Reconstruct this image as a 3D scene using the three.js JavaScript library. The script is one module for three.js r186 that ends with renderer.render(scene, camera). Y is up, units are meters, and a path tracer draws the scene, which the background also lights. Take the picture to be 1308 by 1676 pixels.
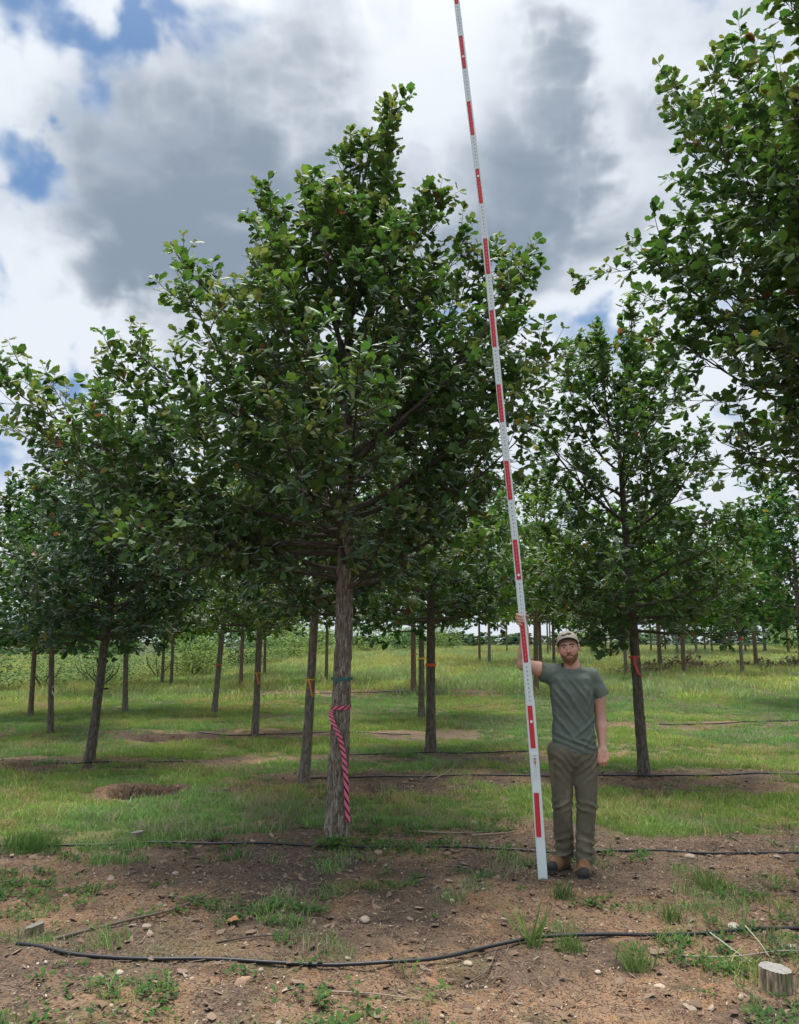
import * as THREE from 'three';
import { mergeGeometries, mergeVertices } from 'three/addons/utils/BufferGeometryUtils.js';

// ------------------------------------------------------------------ camera, sky, sun, exposure
const scene = new THREE.Scene();
const camera = new THREE.PerspectiveCamera(65.22, 799 / 1024, 0.1, 900);
camera.position.set(0, 1.655, 0);
camera.rotation.set(THREE.MathUtils.degToRad(9.2), 0, 0);
const renderer = new THREE.WebGLRenderer({ antialias: true });
renderer.setSize(799, 1024);
renderer.toneMapping = THREE.LinearToneMapping;
renderer.toneMappingExposure = 2.5;
renderer.shadowMap.enabled = true;
renderer.shadowMap.type = THREE.PCFSoftShadowMap;

const sun = new THREE.DirectionalLight(new THREE.Color(1.0, 0.955, 0.88), 1.6);
sun.position.set(-3, 46, -19);
sun.target.position.set(0, 0, -10);
sun.castShadow = true;
sun.shadow.radius = 45;
sun.shadow.mapSize.set(2048, 2048);
Object.assign(sun.shadow.camera, { left: -40, right: 40, top: 60, bottom: -40, near: 1, far: 140 });
scene.add(sun, sun.target);

// ---- small maths
function rng(seed) { let a = seed >>> 0; return () => { a = (a + 0x6d2b79f5) | 0; let t = Math.imul(a ^ (a >>> 15), 1 | a); t = (t + Math.imul(t ^ (t >>> 7), 61 | t)) ^ t; return ((t ^ (t >>> 14)) >>> 0) / 4294967296; }; }
const clamp = (x, a = 0, b = 1) => x < a ? a : x > b ? b : x;
const sstep = (a, b, x) => { const t = clamp((x - a) / (b - a)); return t * t * (3 - 2 * t); };
const mix = (a, b, t) => a + (b - a) * t;
const PERM = (() => { const r = rng(77), p = new Float32Array(4096); for (let i = 0; i < 4096; i++) p[i] = r(); return p; })();
const hsh = (x, y, z) => PERM[((Math.imul(x, 73856093) ^ Math.imul(y, 19349663) ^ Math.imul(z, 83492791)) >>> 3) & 4095];
function noise3(x, y, z) {
  const X = Math.floor(x), Y = Math.floor(y), Z = Math.floor(z); let u = x - X, v = y - Y, w = z - Z;
  u = u * u * u * (u * (u * 6 - 15) + 10); v = v * v * v * (v * (v * 6 - 15) + 10); w = w * w * w * (w * (w * 6 - 15) + 10);
  const a = mix(mix(hsh(X, Y, Z), hsh(X + 1, Y, Z), u), mix(hsh(X, Y + 1, Z), hsh(X + 1, Y + 1, Z), u), v);
  const b = mix(mix(hsh(X, Y, Z + 1), hsh(X + 1, Y, Z + 1), u), mix(hsh(X, Y + 1, Z + 1), hsh(X + 1, Y + 1, Z + 1), u), v);
  return mix(a, b, w);
}
function noise2(x, y) {
  const X = Math.floor(x), Y = Math.floor(y); let u = x - X, v = y - Y;
  u = u * u * u * (u * (u * 6 - 15) + 10); v = v * v * v * (v * (v * 6 - 15) + 10);
  return mix(mix(hsh(X, Y, 5), hsh(X + 1, Y, 5), u), mix(hsh(X, Y + 1, 5), hsh(X + 1, Y + 1, 5), u), v);
}
function fbm2(x, y, o = 4) { let s = 0, a = 0.5, n = 0; for (let i = 0; i < o; i++) { s += a * noise2(x, y); n += a; x = x * 2.03 + 17.3; y = y * 2.03 + 9.1; a *= 0.5; } return s / n; }
function fbm3(x, y, z, o = 4) { let s = 0, a = 0.5, n = 0; for (let i = 0; i < o; i++) { s += a * noise3(x, y, z); n += a; x = x * 2.03 + 17.3; y = y * 2.03 + 9.1; z = z * 2.03 + 4.7; a *= 0.5; } return s / n; }

// ---- the sky: broken grey and white cloud with blue showing between
{
  const W = 3072, H = 1536, px = new Float32Array(W * H * 4);
  // cloud masses: azimuth, elevation, half widths (degrees), weight
  const grey = [[-15, 30.6, 7.5, 8.5, 1.1], [-8.2, 33, 5.5, 7.5, 0.8], [-17.2, 25.2, 5, 4, 0.95], [-9, 24, 7, 5, 0.8], [-2, 40, 5, 3, 0.3], [10.2, 35.2, 4.3, 5, 0.9], [11.8, 30.5, 5.5, 6.5, 0.95], [6.2, 29.6, 5, 5, 0.75], [18.6, 33.4, 2.6, 5, 0.7], [11, 26, 7, 3.2, 0.9], [3, 25.5, 6, 4, 0.6], [-26.5, 31.8, 2.2, 1.6, 0.3], [24, 30, 5, 5, 0.6]];
  const clear = [[-25, 39.5, 7, 4, 0.85], [-20.6, 36.2, 4, 4, 0.62], [-24.6, 29.4, 3.2, 1.8, 0.62], [-28.2, 25.4, 3, 2.4, 0.66], [-26, 15.4, 5, 2.6, 0.6], [0.2, 33.8, 1.8, 2.4, 0.42], [22.6, 38, 3, 5, 0.42], [-27, 11, 5, 1.6, 0.4], [17, 18.5, 5, 2.4, 0.42]];
  const white = [[1.8, 38.2, 4, 4, 1], [15.5, 38.6, 5, 2.6, 0.8], [-27, 34, 2.8, 4, 0.8], [-25.6, 21.6, 4.5, 5, 1], [-21.8, 24, 2.4, 3, 0.5], [13.3, 19.5, 7, 4, 0.7], [15.6, 33.2, 1.5, 3, 0.7], [-10, 41, 3, 1.6, 0.6], [22, 28, 1.5, 1.5, 0.8]];
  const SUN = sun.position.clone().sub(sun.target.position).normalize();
  const sum = (list, az, el) => { let s = 0; for (const [a, e, ra, re, k] of list) { const u = (az - a) / ra, v = (el - e) / re, q = u * u + v * v; if (q < 6) s += k * Math.exp(-q * 1.1); } return s; };
  for (let j = H / 2 - 2; j < H; j++) {
    const el = ((j + 0.5) / H - 0.5) * Math.PI, y = Math.sin(el), c = Math.cos(el);
    for (let i = 0; i < W; i++) {
      const ph = ((i + 0.5) / W - 0.5) * 2 * Math.PI, x = Math.cos(ph) * c, z = Math.sin(ph) * c;
      const X = x * 3, Y = y * 4.2, Z = z * 3;
      const wx = fbm3(X * 1.3, Y * 1.3, Z * 1.3 + 3.3, 4) - 0.5, wz = fbm3(X * 1.3 + 31, Y * 1.3, Z * 1.3 + 8.3, 4) - 0.5;
      const big = fbm3(X * 0.7 + wx, Y * 0.7, Z * 0.7 + wz, 4);
      const fine = fbm3(X * 4.2 + wx * 2.2, Y * 4.6 + wz * 1.5, Z * 4.2 + wz * 2.2, 7);
      const heap = (f, o, sd) => { let t = 0, n = 0, a = 0.5, u = X * f + wx * 0.8 + sd, v = Y * f * 1.1 + wz * 0.5, q = Z * f + wz * 0.8; for (let k = 0; k < o; k++) { t += a * (1 - Math.abs(2 * noise3(u, v, q) - 1)); n += a; u = u * 2.07 + 3.1; v = v * 2.07 + 5.3; q = q * 2.07 + 1.9; a *= 0.56; } return t / n; };
      const puff = heap(1.3, 5, 9), puff2 = heap(3.9, 5, 21);       // heaped, billowing tops, large and small
      let gr, cl, wh;
      const az = Math.atan2(x, -z) * 57.2958, ed = el * 57.2958;
      const inn = sstep(52, 33, Math.abs(az)) * sstep(58, 46, ed);   // the clouds that were drawn one by one
      const aw = az + wx * 11 + (fine - 0.5) * 8 + (puff2 - 0.6) * 5, ew = ed + wz * 11 + (fine - 0.5) * 8 + (puff2 - 0.6) * 5;
      if (inn > 0) { gr = sum(grey, aw, ew); cl = sum(clear, aw, ew); wh = sum(white, aw, ew); } else gr = cl = wh = 0;
      const og = sstep(0.40, 0.62, big) * 0.95, oc = sstep(0.55, 0.66, fbm3(X + 40, Y, Z + 6.1, 4)) * 0.9;
      gr = mix(og, gr, inn); cl = mix(oc, cl, inn);
      const cover = sstep(0.12, 0.80, 0.86 - cl * 1.0 + Math.min(0.45, gr * 0.4) + (fine - 0.5) * 1.9 + (puff - 0.6) * 0.5 + wh * 0.12);
      const t = clamp(sstep(-0.12, 1.15, gr * 0.64 - (puff - 0.6) * 0.85 - (puff2 - 0.6) * 0.42 + (fine - 0.5) * 0.3 + 0.10 - wh * 0.35));
      const low = sstep(20, 3, ed);
      // lit cloud, thick grey cloud, clear air
      const lr = mix(0.82, 0.76, low), lg = mix(0.875, 0.82, low), lb = mix(0.95, 0.90, low);
      const tt = t * (1 - 0.35 * low);
      let r = mix(lr, 0.27, tt), g = mix(lg, 0.335, tt), b = mix(lb, 0.42, tt);
      const up = sstep(0, 60, ed), ar = mix(0.26, 0.075, up), ag = mix(0.42, 0.20, up), ab = mix(0.68, 0.46, up);
      // broad brightening round the sun, added as a soft light source
      const ang = Math.acos(clamp(x * SUN.x + y * SUN.y + z * SUN.z, -1, 1)) * 57.2958, glow = 6.2 * Math.exp(-ang * ang / 300), all = 0.405 * (1 + 0.4 * sstep(38, 78, ed)) * (1 + 0.6 * (0.5 - 0.5 * Math.cos(az / 57.2958)) * sstep(30, 60, Math.abs(az)));   // sky raised overhead and behind the camera as added fill light
      const p = (j * W + i) * 4;
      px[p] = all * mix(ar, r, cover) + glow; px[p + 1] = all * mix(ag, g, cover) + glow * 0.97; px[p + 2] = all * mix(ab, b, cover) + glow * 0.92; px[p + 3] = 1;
    }
  }
  for (let j = 0; j < H / 2 - 2; j++) for (let i = 0; i < W; i++) { const p = (j * W + i) * 4; px[p] = 0.12; px[p + 1] = 0.13; px[p + 2] = 0.09; px[p + 3] = 1; }
  const sky = new THREE.DataTexture(px, W, H, THREE.RGBAFormat, THREE.FloatType);
  sky.mapping = THREE.EquirectangularReflectionMapping; sky.magFilter = sky.minFilter = THREE.LinearFilter; sky.needsUpdate = true;
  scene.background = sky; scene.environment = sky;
}

// ------------------------------------------------------------------ helpers for things and parts
const taken = {};
function numbered(name) { const k = taken[name] = (taken[name] ?? -1) + 1; return k ? name + '_' + String(k).padStart(3, '0') : name; }
function tag(o, label, category, group, kind) { o.userData.label = label; o.userData.category = category; if (group) o.userData.group = group; if (kind) o.userData.kind = kind; return o; }
function thing(name, label, category, pos = [0, 0, 0], group) { const g = new THREE.Group(); g.name = numbered(name); g.position.set(...pos); scene.add(g); return tag(g, label, category, group); }
function part(name, geo, mat, parent) { const m = new THREE.Mesh(geo, mat); m.name = parent ? name : numbered(name); m.castShadow = m.receiveShadow = true; (parent || scene).add(m); return m; }
const V = (x, y, z) => new THREE.Vector3(x, y, z);
const std = (r, g, b, rough = 0.9, more = {}) => new THREE.MeshStandardMaterial({ color: new THREE.Color().setRGB(r, g, b), roughness: rough, ...more });

// rising ground: flat in front, a gentle field up to a crest about 75 m away, falling behind it
function lay(x, d) {
  const dd = Math.min(d, 75), xx = d > 75 ? x * 75 / d : x;
  let h = 1.25 * (1 - Math.exp(-Math.max(0, dd - 19) / 28)) * (0.25 + 0.75 * sstep(-0.36, -0.08, xx / Math.max(dd, 1)));
  if (d > 75) h -= (d - 75) * 0.08;
  return h;
}
const PITS = [[-2.85, 9.3, 0.36, 0.3, 0.5], [-4.0, 14.3, 0.6, 0.35, 0.42], [-5.25, 11.15, 0.3, 0.25, 0.35]];   // dug-out planting holes
function ground(x, z) {
  const d = -z; let h = lay(x, d);
  const near = sstep(26, 12, d);
  h += near * ((fbm2(x * 0.9, z * 0.9, 3) - 0.5) * 0.07 + (fbm2(x * 4.1, z * 4.1, 3) - 0.5) * 0.035);
  h += (1 - near) * (fbm2(x * 0.25, z * 0.25, 3) - 0.5) * 0.22 * sstep(10, 30, d);
  for (const [px, pd, rx, rz, dep] of PITS) { const u = (x - px) / rx, v = (d - pd) / rz, q = u * u + v * v; if (q < 5) { h -= dep * sstep(1.15, 0.6, Math.sqrt(q)); h += 0.035 * Math.exp(-Math.pow((Math.sqrt(q) - 1.45) / 0.25, 2)) * (v > 0.1 ? 1 : 0); } }
  return h;
}
// ------------------------------------------------------------------ ground: bare mulch along the rows, grass between
function bare(x, d) {            // 1 = bare soil and mulch, 0 = turf
  const n = (fbm2(x * 0.8 + 3, d * 1.3, 4) - 0.5), m = (fbm2(x * 2.7 + 9, d * 4.2, 3) - 0.5);
  let b = sstep(7.95, 7.25, d + n * 1.9 + m * 0.7 + 0.35 * sstep(-0.3, -1.6, x) + 0.35 * sstep(1.3, 2.4, x));
  const strip = (c, hw, x0, x1, k = 1) => { const e = Math.abs(d + n * 1.1 + m * 0.6 - c) / hw; const end = sstep(x0 - 0.8, x0 + 0.6, x) * sstep(x1 + 0.8, x1 - 0.6, x); b = Math.max(b, k * end * sstep(1.35, 0.65, e)); };
  strip(10.0, 0.85, -2.0, 9, 0.95);
  strip(11.55 + 0.09 * (x + 4.3), 0.5, -9, 3.5, 0.9);
  strip(14.8, 0.75, -5.5, 1.6, 0.95); strip(14.9, 0.3, -12, -5, 0.6);
  strip(16.6 + 0.12 * (x - 5.7), 0.6, 4, 12, 0.8);
  strip(18.3, 0.35, -12, 4, 0.55); strip(13.2, 0.35, 3.5, 9, 0.45);
  strip(23.6, 1.1, -5, 4.5, 0.85); strip(27.5, 0.7, -14, 0, 0.6); strip(31, 0.6, 4, 22, 0.5);
  strip(36, 0.9, 0, 26, 0.6); strip(43, 0.8, 0, 30, 0.45); strip(50, 0.8, 2, 34, 0.4);
  for (const [px, pd, rx, rz] of PITS) b = Math.max(b, sstep(1.7, 1.15, Math.hypot((x - px) / rx, (d - pd) / rz) + n * 1.2));
  return b;
}
const mulch = document.createElement('canvas'), mulchBump = document.createElement('canvas');
{
  const S = 1024; mulch.width = mulch.height = mulchBump.width = mulchBump.height = S;
  const c = mulch.getContext('2d'), b = mulchBump.getContext('2d'), r = rng(5);
  c.fillStyle = 'rgb(190,176,160)'; c.fillRect(0, 0, S, S); b.fillStyle = 'rgb(110,110,110)'; b.fillRect(0, 0, S, S);
  const each = (x, y, m, f) => { for (const dx of [0, x < m ? S : x > S - m ? -S : 0]) for (const dy of [0, y < m ? S : y > S - m ? -S : 0]) { f(x + dx, y + dy); if (dy === 0 && !(y < m || y > S - m)) break; } };
  for (let i = 0; i < 900; i++) {      // clods and damp or dry patches of soil
    const x = r() * S, y = r() * S, R = 8 + r() * r() * 46, v = r(), sq = 0.5 + r() * 0.6, a = r() * 3.14;
    each(x, y, 60, (X, Y) => { c.fillStyle = v < 0.5 ? `rgba(120,104,90,${0.10 + r() * 0.1})` : v < 0.8 ? `rgba(232,208,178,${0.10 + r() * 0.1})` : `rgba(200,160,120,0.14)`; c.beginPath(); c.ellipse(X, Y, R, R * sq, a, 0, 6.3); c.fill(); b.fillStyle = v < 0.5 ? 'rgba(70,70,70,0.16)' : 'rgba(160,160,160,0.16)'; b.beginPath(); b.ellipse(X, Y, R, R * sq, a, 0, 6.3); b.fill(); });
  }
  for (let i = 0; i < 60000; i++) {    // shredded bark, chips and crumbs
    const x = r() * S, y = r() * S, L = 1.2 + r() * r() * 11, wd = 0.7 + r() * 1.3, a = r() * 6.3, v = r();
    const col = v < 0.42 ? [76 + r() * 40, 62 + r() * 30, 52 + r() * 26] : v < 0.72 ? [150 + r() * 60, 130 + r() * 50, 106 + r() * 44] : v < 0.93 ? [214 + r() * 30, 198 + r() * 30, 176 + r() * 30] : [70, 56, 46];
    each(x, y, 12, (X, Y) => { c.save(); c.translate(X, Y); c.rotate(a); c.fillStyle = `rgba(${col.map(Math.round).join(',')},0.85)`; c.fillRect(-L / 2, -wd / 2, L, wd); c.restore(); b.save(); b.translate(X, Y); b.rotate(a); const g = Math.round(90 + r() * 150); b.fillStyle = `rgba(${g},${g},${g},0.8)`; b.fillRect(-L / 2, -wd / 2, L, wd); b.restore(); });
  }
}
const mulchMap = new THREE.CanvasTexture(mulch); mulchMap.colorSpace = THREE.SRGBColorSpace; mulchMap.wrapS = mulchMap.wrapT = THREE.RepeatWrapping;
const mulchB = new THREE.CanvasTexture(mulchBump); mulchB.wrapS = mulchB.wrapT = THREE.RepeatWrapping;
{
  const xs = [], ds = [];
  { const half = []; let x = 0, s = 0.045; while (x < 3.2) { half.push(x); x += s; } while (x < 160) { half.push(x); s *= 1.062; x += s; } half.push(420); for (let i = half.length - 1; i > 0; i--) xs.push(-half[i]); xs.push(...half); }
  { for (const d of [-40, -20, -10, -5, -2, 0, 1.2, 2, 2.6, 3]) ds.push(d); let d = 3.2, s = 0.04; while (d < 9.8) { ds.push(d); d += s; } while (d < 80) { ds.push(d); s *= 1.026; d += s; } for (const q of [84, 92, 105, 125, 160, 220, 320, 480]) ds.push(q); }
  const nx = xs.length, nd = ds.length, pos = new Float32Array(nx * nd * 3), col = new Float32Array(nx * nd * 3), uv = new Float32Array(nx * nd * 2), idx = [];
  const S = [[0.128, 0.102, 0.080], [0.225, 0.166, 0.117], [0.088, 0.072, 0.059], [0.115, 0.113, 0.064]], T = [[0.10, 0.15, 0.04], [0.15, 0.20, 0.06], [0.18, 0.165, 0.08]];
  for (let j = 0; j < nd; j++) for (let i = 0; i < nx; i++) {
    const x = xs[i], d = ds[j], k = j * nx + i;
    let y = ground(x, -d);
    if (d > 3 && d < 11 && Math.abs(x) < 5) y += (fbm2(x * 13, d * 13, 3) - 0.5) * 0.034 + (noise2(x * 31 + 4, d * 31) - 0.5) * 0.007;
    pos.set([x, y, -d], k * 3); uv.set([x / 2.6 + 0.37 * noise2(x * 0.3, d * 0.3), d / 2.6], k * 2);
    const bb = bare(x, d), n1 = fbm2(x * 1.1 + 50, d * 1.1, 4), n2 = fbm2(x * 2.9 + 80, d * 2.9, 4), n3 = fbm2(x * 0.7 + 20, d * 0.7 + 7, 3);
    const sandy = sstep(0.5, 0.66, n1 + 0.13 * sstep(5.2, 4.1, d) * sstep(-1.4, 0.8, x)), moss = sstep(0.58, 0.68, n2) * 0.6 * sstep(6.5, 4.4, d), dark = sstep(0.48, 0.62, n3);  // sandy patches; the lit look of the front right is weighted in too
    const c = [0, 1, 2].map(q => { let s = mix(mix(S[0][q], S[2][q], dark), S[1][q], sandy * 0.85); s = mix(s, S[3][q], moss); const t = mix(mix(T[0][q], T[1][q], sstep(0.4, 0.6, n1)), T[2][q], sstep(0.55, 0.68, n2) * 0.6); return mix(t, s, bb); });
    const v = mix(1.15, 1.5, bb) * (0.88 + 0.24 * n2); col.set(c.map(e => e * v), k * 3);
    if (i < nx - 1 && j < nd - 1) idx.push(k, k + 1, k + nx, k + 1, k + nx + 1, k + nx);
  }
  const g = new THREE.BufferGeometry();
  g.setAttribute('position', new THREE.BufferAttribute(pos, 3)); g.setAttribute('color', new THREE.BufferAttribute(col, 3)); g.setAttribute('uv', new THREE.BufferAttribute(uv, 2));
  g.setIndex(idx); g.computeVertexNormals();
  const m = part('ground', g, new THREE.MeshStandardMaterial({ vertexColors: true, roughness: 1, map: mulchMap, bumpMap: mulchB, bumpScale: 0.02 }));
  tag(m, 'brown mulch and soil with turf between the tree rows', 'ground', null, 'structure');
}

// ------------------------------------------------------------------ irrigation hoses
const hosePlastic = std(0.012, 0.012, 0.014, 0.42);
function hose(pts, rad, label, seed, lift = 0.0) {
  const r = rng(seed), path = [];
  const c0 = new THREE.CatmullRomCurve3(pts.map(([x, d]) => V(x, 0, -d)));
  const L = c0.getLength(), n = Math.ceil(L / 0.12);
  for (let i = 0; i <= n; i++) { const p = c0.getPointAt(i / n); p.z += (fbm2(p.x * 1.3 + seed, seed * 3.1, 3) - 0.5) * 0.09; p.y = ground(p.x, p.z) + rad * 0.75 + lift + Math.max(0, (noise2(p.x * 1.1 + seed * 7, 2.2) - 0.45)) * 0.035; path.push(p); }
  for (let k = 0; k < 2; k++) for (let i = 1; i < n; i++) path[i].y = Math.max(ground(path[i].x, path[i].z) + rad * 0.6, (path[i - 1].y + path[i].y * 2 + path[i + 1].y) / 4);
  const g = new THREE.TubeGeometry(new THREE.CatmullRomCurve3(path), n * 2, rad, 8);
  tag(part('irrigation_hose', g, hosePlastic), label, 'hose', 'black irrigation hoses along the tree rows');
}
hose([[-2.12, 4.74], [-1.75, 4.62], [-1.3, 4.54], [-0.81, 4.5], [-0.33, 4.47], [0.08, 4.51], [0.59, 4.71], [1.19, 4.82], [1.77, 4.91], [2.4, 4.97], [3.2, 5.0]], 0.0105, 'black irrigation hose sagging across the bare soil in front, nearest the camera', 11, 0.004);
hose([[-4.6, 6.9], [-3.28, 6.92], [-2.28, 6.94], [-1.18, 6.93], [-0.5, 6.86], [0.72, 6.82], [1.68, 6.73], [3.15, 6.67], [4.5, 6.65]], 0.010, 'black irrigation hose running past the foot of the tallest tree and behind the man', 12, 0.003);
hose([[-1.2, 10.05], [-0.7, 10.17], [0.8, 10.3], [2.45, 10.26], [3.1, 10.3], [5.01, 10.44], [7, 10.5]], 0.0105, 'black irrigation hose by the trunk with the red ribbon', 13, 0.006);
hose([[-7, 10.9], [-5.33, 11.15], [-4.29, 11.44], [-2.99, 11.46]], 0.0105, 'black irrigation hose at the foot of the dark leaning trunk', 14, 0.012);
hose([[-0.8, 12.1], [0.42, 12.3], [1.97, 12.4]], 0.0105, 'black irrigation hose at the foot of the trunk with the orange band, behind the pole', 15, 0.012);
hose([[-3.6, 14.75], [-2.77, 14.74], [-1.28, 15.0], [0.2, 14.75]], 0.011, 'black irrigation hose on the brown strip beside the sapling shoot', 16, 0.012);
hose([[5.2, 16.5], [5.67, 16.5], [8.45, 17.3], [10, 17.5]], 0.012, 'black irrigation hose on the sandy strip beyond the red ribbon, far right', 17, 0.014);
hose([[-4.3, 22.6], [-2.65, 23.2], [0.47, 23.8]], 0.014, 'black irrigation hose on the far brown strip left of centre', 18, 0.02);
// ------------------------------------------------------------------ bark
const barkMap = document.createElement('canvas'), barkRel = document.createElement('canvas');
{
  const W = 512, H = 1024; barkMap.width = barkRel.width = W; barkMap.height = barkRel.height = H;
  const c = barkMap.getContext('2d'), b = barkRel.getContext('2d'), r = rng(21);
  c.fillStyle = 'rgb(146,132,116)'; c.fillRect(0, 0, W, H); b.fillStyle = 'rgb(150,150,150)'; b.fillRect(0, 0, W, H);
  const wrap = (x, y, f) => { for (const dx of [-W, 0, W]) for (const dy of [-H, 0, H]) if (x + dx > -80 && x + dx < W + 80 && y + dy > -160 && y + dy < H + 160) f(x + dx, y + dy); };
  for (let i = 0; i < 900; i++) { const x = r() * W, y = r() * H, w = 6 + r() * 16, h = 20 + r() * 90, v = r(), cc = v < 0.5 ? [128, 112, 96] : v < 0.8 ? [172, 158, 142] : [122, 108, 92]; wrap(x, y, (X, Y) => { c.fillStyle = `rgba(${cc},0.35)`; c.beginPath(); c.ellipse(X, Y, w, h, 0, 0, 6.3); c.fill(); }); }
  for (let i = 0; i < 1500; i++) {    // furrows between the plates
    const x = r() * W, y = r() * H, L = 12 + r() * 48, w = 1.5 + r() * 4.5, k = (r() - 0.5) * 16, a = 0.35 + r() * 0.5;
    wrap(x, y, (X, Y) => { for (const [q, col] of [[c, `rgba(74,60,50,${a})`], [b, `rgba(40,40,40,${a})`]]) { q.strokeStyle = col; q.lineWidth = w; q.beginPath(); q.moveTo(X, Y); q.bezierCurveTo(X + k, Y + L * 0.3, X - k, Y + L * 0.6, X + k * 0.6, Y + L); q.stroke(); } });
  }
  for (let i = 0; i < 700; i++) { const x = r() * W, y = r() * H, w = 1 + r() * 3, h = 6 + r() * 24; wrap(x, y, (X, Y) => { c.fillStyle = 'rgba(188,176,160,0.5)'; c.fillRect(X, Y, w, h); b.fillStyle = 'rgba(220,220,220,0.5)'; b.fillRect(X, Y, w, h); }); }
  for (let i = 0; i < 60; i++) {      // grey-green lichen in ragged patches
    const x = r() * W, y = r() * H, R = 6 + r() * 20, s = [];
    for (let k = 0; k < 26; k++) s.push([(r() - 0.5) * R * 1.6, (r() - 0.5) * R * 2, 1.5 + r() * 5]);
    wrap(x, y, (X, Y) => { c.fillStyle = 'rgba(150,160,146,0.5)'; for (const [dx, dy, q] of s) { c.beginPath(); c.arc(X + dx, Y + dy, q, 0, 6.3); c.fill(); } });
  }
}
const barkT = new THREE.CanvasTexture(barkMap); barkT.colorSpace = THREE.SRGBColorSpace; barkT.wrapS = barkT.wrapT = THREE.RepeatWrapping;
const barkB = new THREE.CanvasTexture(barkRel); barkB.wrapS = barkB.wrapT = THREE.RepeatWrapping;
const bark = (k, r = 1, g = 1, b = 1) => new THREE.MeshStandardMaterial({ color: new THREE.Color().setRGB(k * r, k * g, k * b), map: barkT, bumpMap: barkB, bumpScale: 0.03, roughness: 0.95 });
const barkGrey = bark(1.05, 0.95, 0.97, 0.93), barkDark = bark(0.72, 0.95, 0.96, 0.92), barkBrown = bark(0.9, 1.05, 0.88, 0.74), barkPale = bark(0.85, 1, 0.97, 0.9);
const twigBark = std(0.085, 0.066, 0.05, 0.9);

// ------------------------------------------------------------------ geometry collectors
class Acc {
  constructor() { this.p = []; this.u = []; this.i = []; this.n = 0; }
  tube(pts, rad, sides, bumpy) {           // pts: Vector3 list, rad: radius list; a tapered limb with closed tip
    const T = [], N = V(0, 0, 0), B = V(0, 0, 0); let ref = null, along = 0; const base = this.n;
    for (let i = 0; i < pts.length; i++) {
      const t = V(0, 0, 0).subVectors(pts[Math.min(i + 1, pts.length - 1)], pts[Math.max(i - 1, 0)]).normalize();
      if (!ref) { ref = Math.abs(t.y) > 0.8 ? V(1, 0, 0) : V(0, 1, 0); }
      B.crossVectors(t, ref).normalize(); N.crossVectors(B, t).normalize(); ref = N.clone();
      if (i) along += pts[i].distanceTo(pts[i - 1]);
      for (let s = 0; s <= sides; s++) {
        const a = s / sides * Math.PI * 2, c = Math.cos(a), q = Math.sin(a), r = rad[i] * (bumpy ? bumpy(a, along, i / (pts.length - 1)) : 1);
        this.p.push(pts[i].x + (N.x * c + B.x * q) * r, pts[i].y + (N.y * c + B.y * q) * r, pts[i].z + (N.z * c + B.z * q) * r);
        this.u.push(s / sides * Math.max(1, Math.round(rad[0] * 6.28 / 0.5 * 2)) * 1.0, along);
      }
    }
    const w = sides + 1;
    for (let i = 0; i < pts.length - 1; i++) for (let s = 0; s < sides; s++) { const k = base + i * w + s; this.i.push(k, k + w, k + 1, k + 1, k + w, k + w + 1); }
    this.n += pts.length * w;
  }
  geo() { const g = new THREE.BufferGeometry(); g.setAttribute('position', new THREE.Float32BufferAttribute(this.p, 3)); g.setAttribute('uv', new THREE.Float32BufferAttribute(this.u, 2)); g.setIndex(this.i); g.computeVertexNormals(); return g; }
}
// a leaf blade one unit long: margin points on both sides of a midrib, folded along the rib and arched
function blade(halfWidth, n, fold, arch, stalk = 0.12) {
  const p = [], idx = [];
  for (let i = 0; i <= n; i++) {
    const t = i / n, y = stalk + t * (1 - stalk), z = -arch * t * t, w = i === 0 ? 0.012 : i === n ? 0.004 : halfWidth(t, i);
    p.push(0, y, z, -w, y + w * 0.22, z - w * fold + 0.02 * Math.sin(i * 2.1), w, y + w * 0.22, z - w * fold + 0.02 * Math.sin(i * 1.7 + 1));
    if (i < n) { const k = i * 3; idx.push(k, k + 4, k + 1, k, k + 3, k + 4, k, k + 2, k + 5, k, k + 5, k + 3); }
  }
  const k = p.length / 3; p.push(-0.012, 0, 0.02, 0.012, 0, 0.02); idx.push(k, k + 1, 1, k + 1, 2, 1);
  const g = new THREE.BufferGeometry(); g.setAttribute('position', new THREE.Float32BufferAttribute(p, 3)); g.setIndex(idx); g.computeVertexNormals();
  return g;
}
const obov = t => 0.29 * Math.pow(Math.sin(Math.PI * Math.pow(t, 1.2)), 0.95);
const toothed = [0.25, 0.5, 0.05].map((f, k) => blade((t, i) => obov(t) * (i % 2 ? 1.16 : 0.82) * (1 + 0.08 * Math.sin(i * 3 + k)), 7, f, [0.16, 0.3, -0.05][k]));
const plainLeaf = [0.3, 0.1].map((f, k) => blade((t, i) => obov(t) * (i % 2 ? 1.04 : 0.9), 4, f, [0.2, 0.05][k]));
function fanLeaf(half, fold) {      // a light blade: lobes fanned round the middle of the rib
  const p = [0, 0.5, 0, 0, 0, 0], idx = [], side = k => half.map(([w, y]) => [w * k, y, -Math.abs(w) * fold]);
  for (const q of side(1)) p.push(...q); p.push(0, 1, -0.12); for (const q of side(-1).reverse()) p.push(...q);
  const n = p.length / 3 - 1; for (let i = 1; i <= n; i++) idx.push(0, i, i === n ? 1 : i + 1);
  const g = new THREE.BufferGeometry(); g.setAttribute('position', new THREE.Float32BufferAttribute(p, 3)); g.setIndex(idx); g.computeVertexNormals(); return g;
}
const quadLeaf = f => { const g = new THREE.BufferGeometry(); g.setAttribute('position', new THREE.Float32BufferAttribute([0, 0, 0, 0.34, 0.55, -0.34 * f, 0, 1, -0.1, -0.34, 0.55, -0.34 * f], 3)); g.setIndex([0, 1, 2, 0, 2, 3]); g.computeVertexNormals(); return g; };
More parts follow.
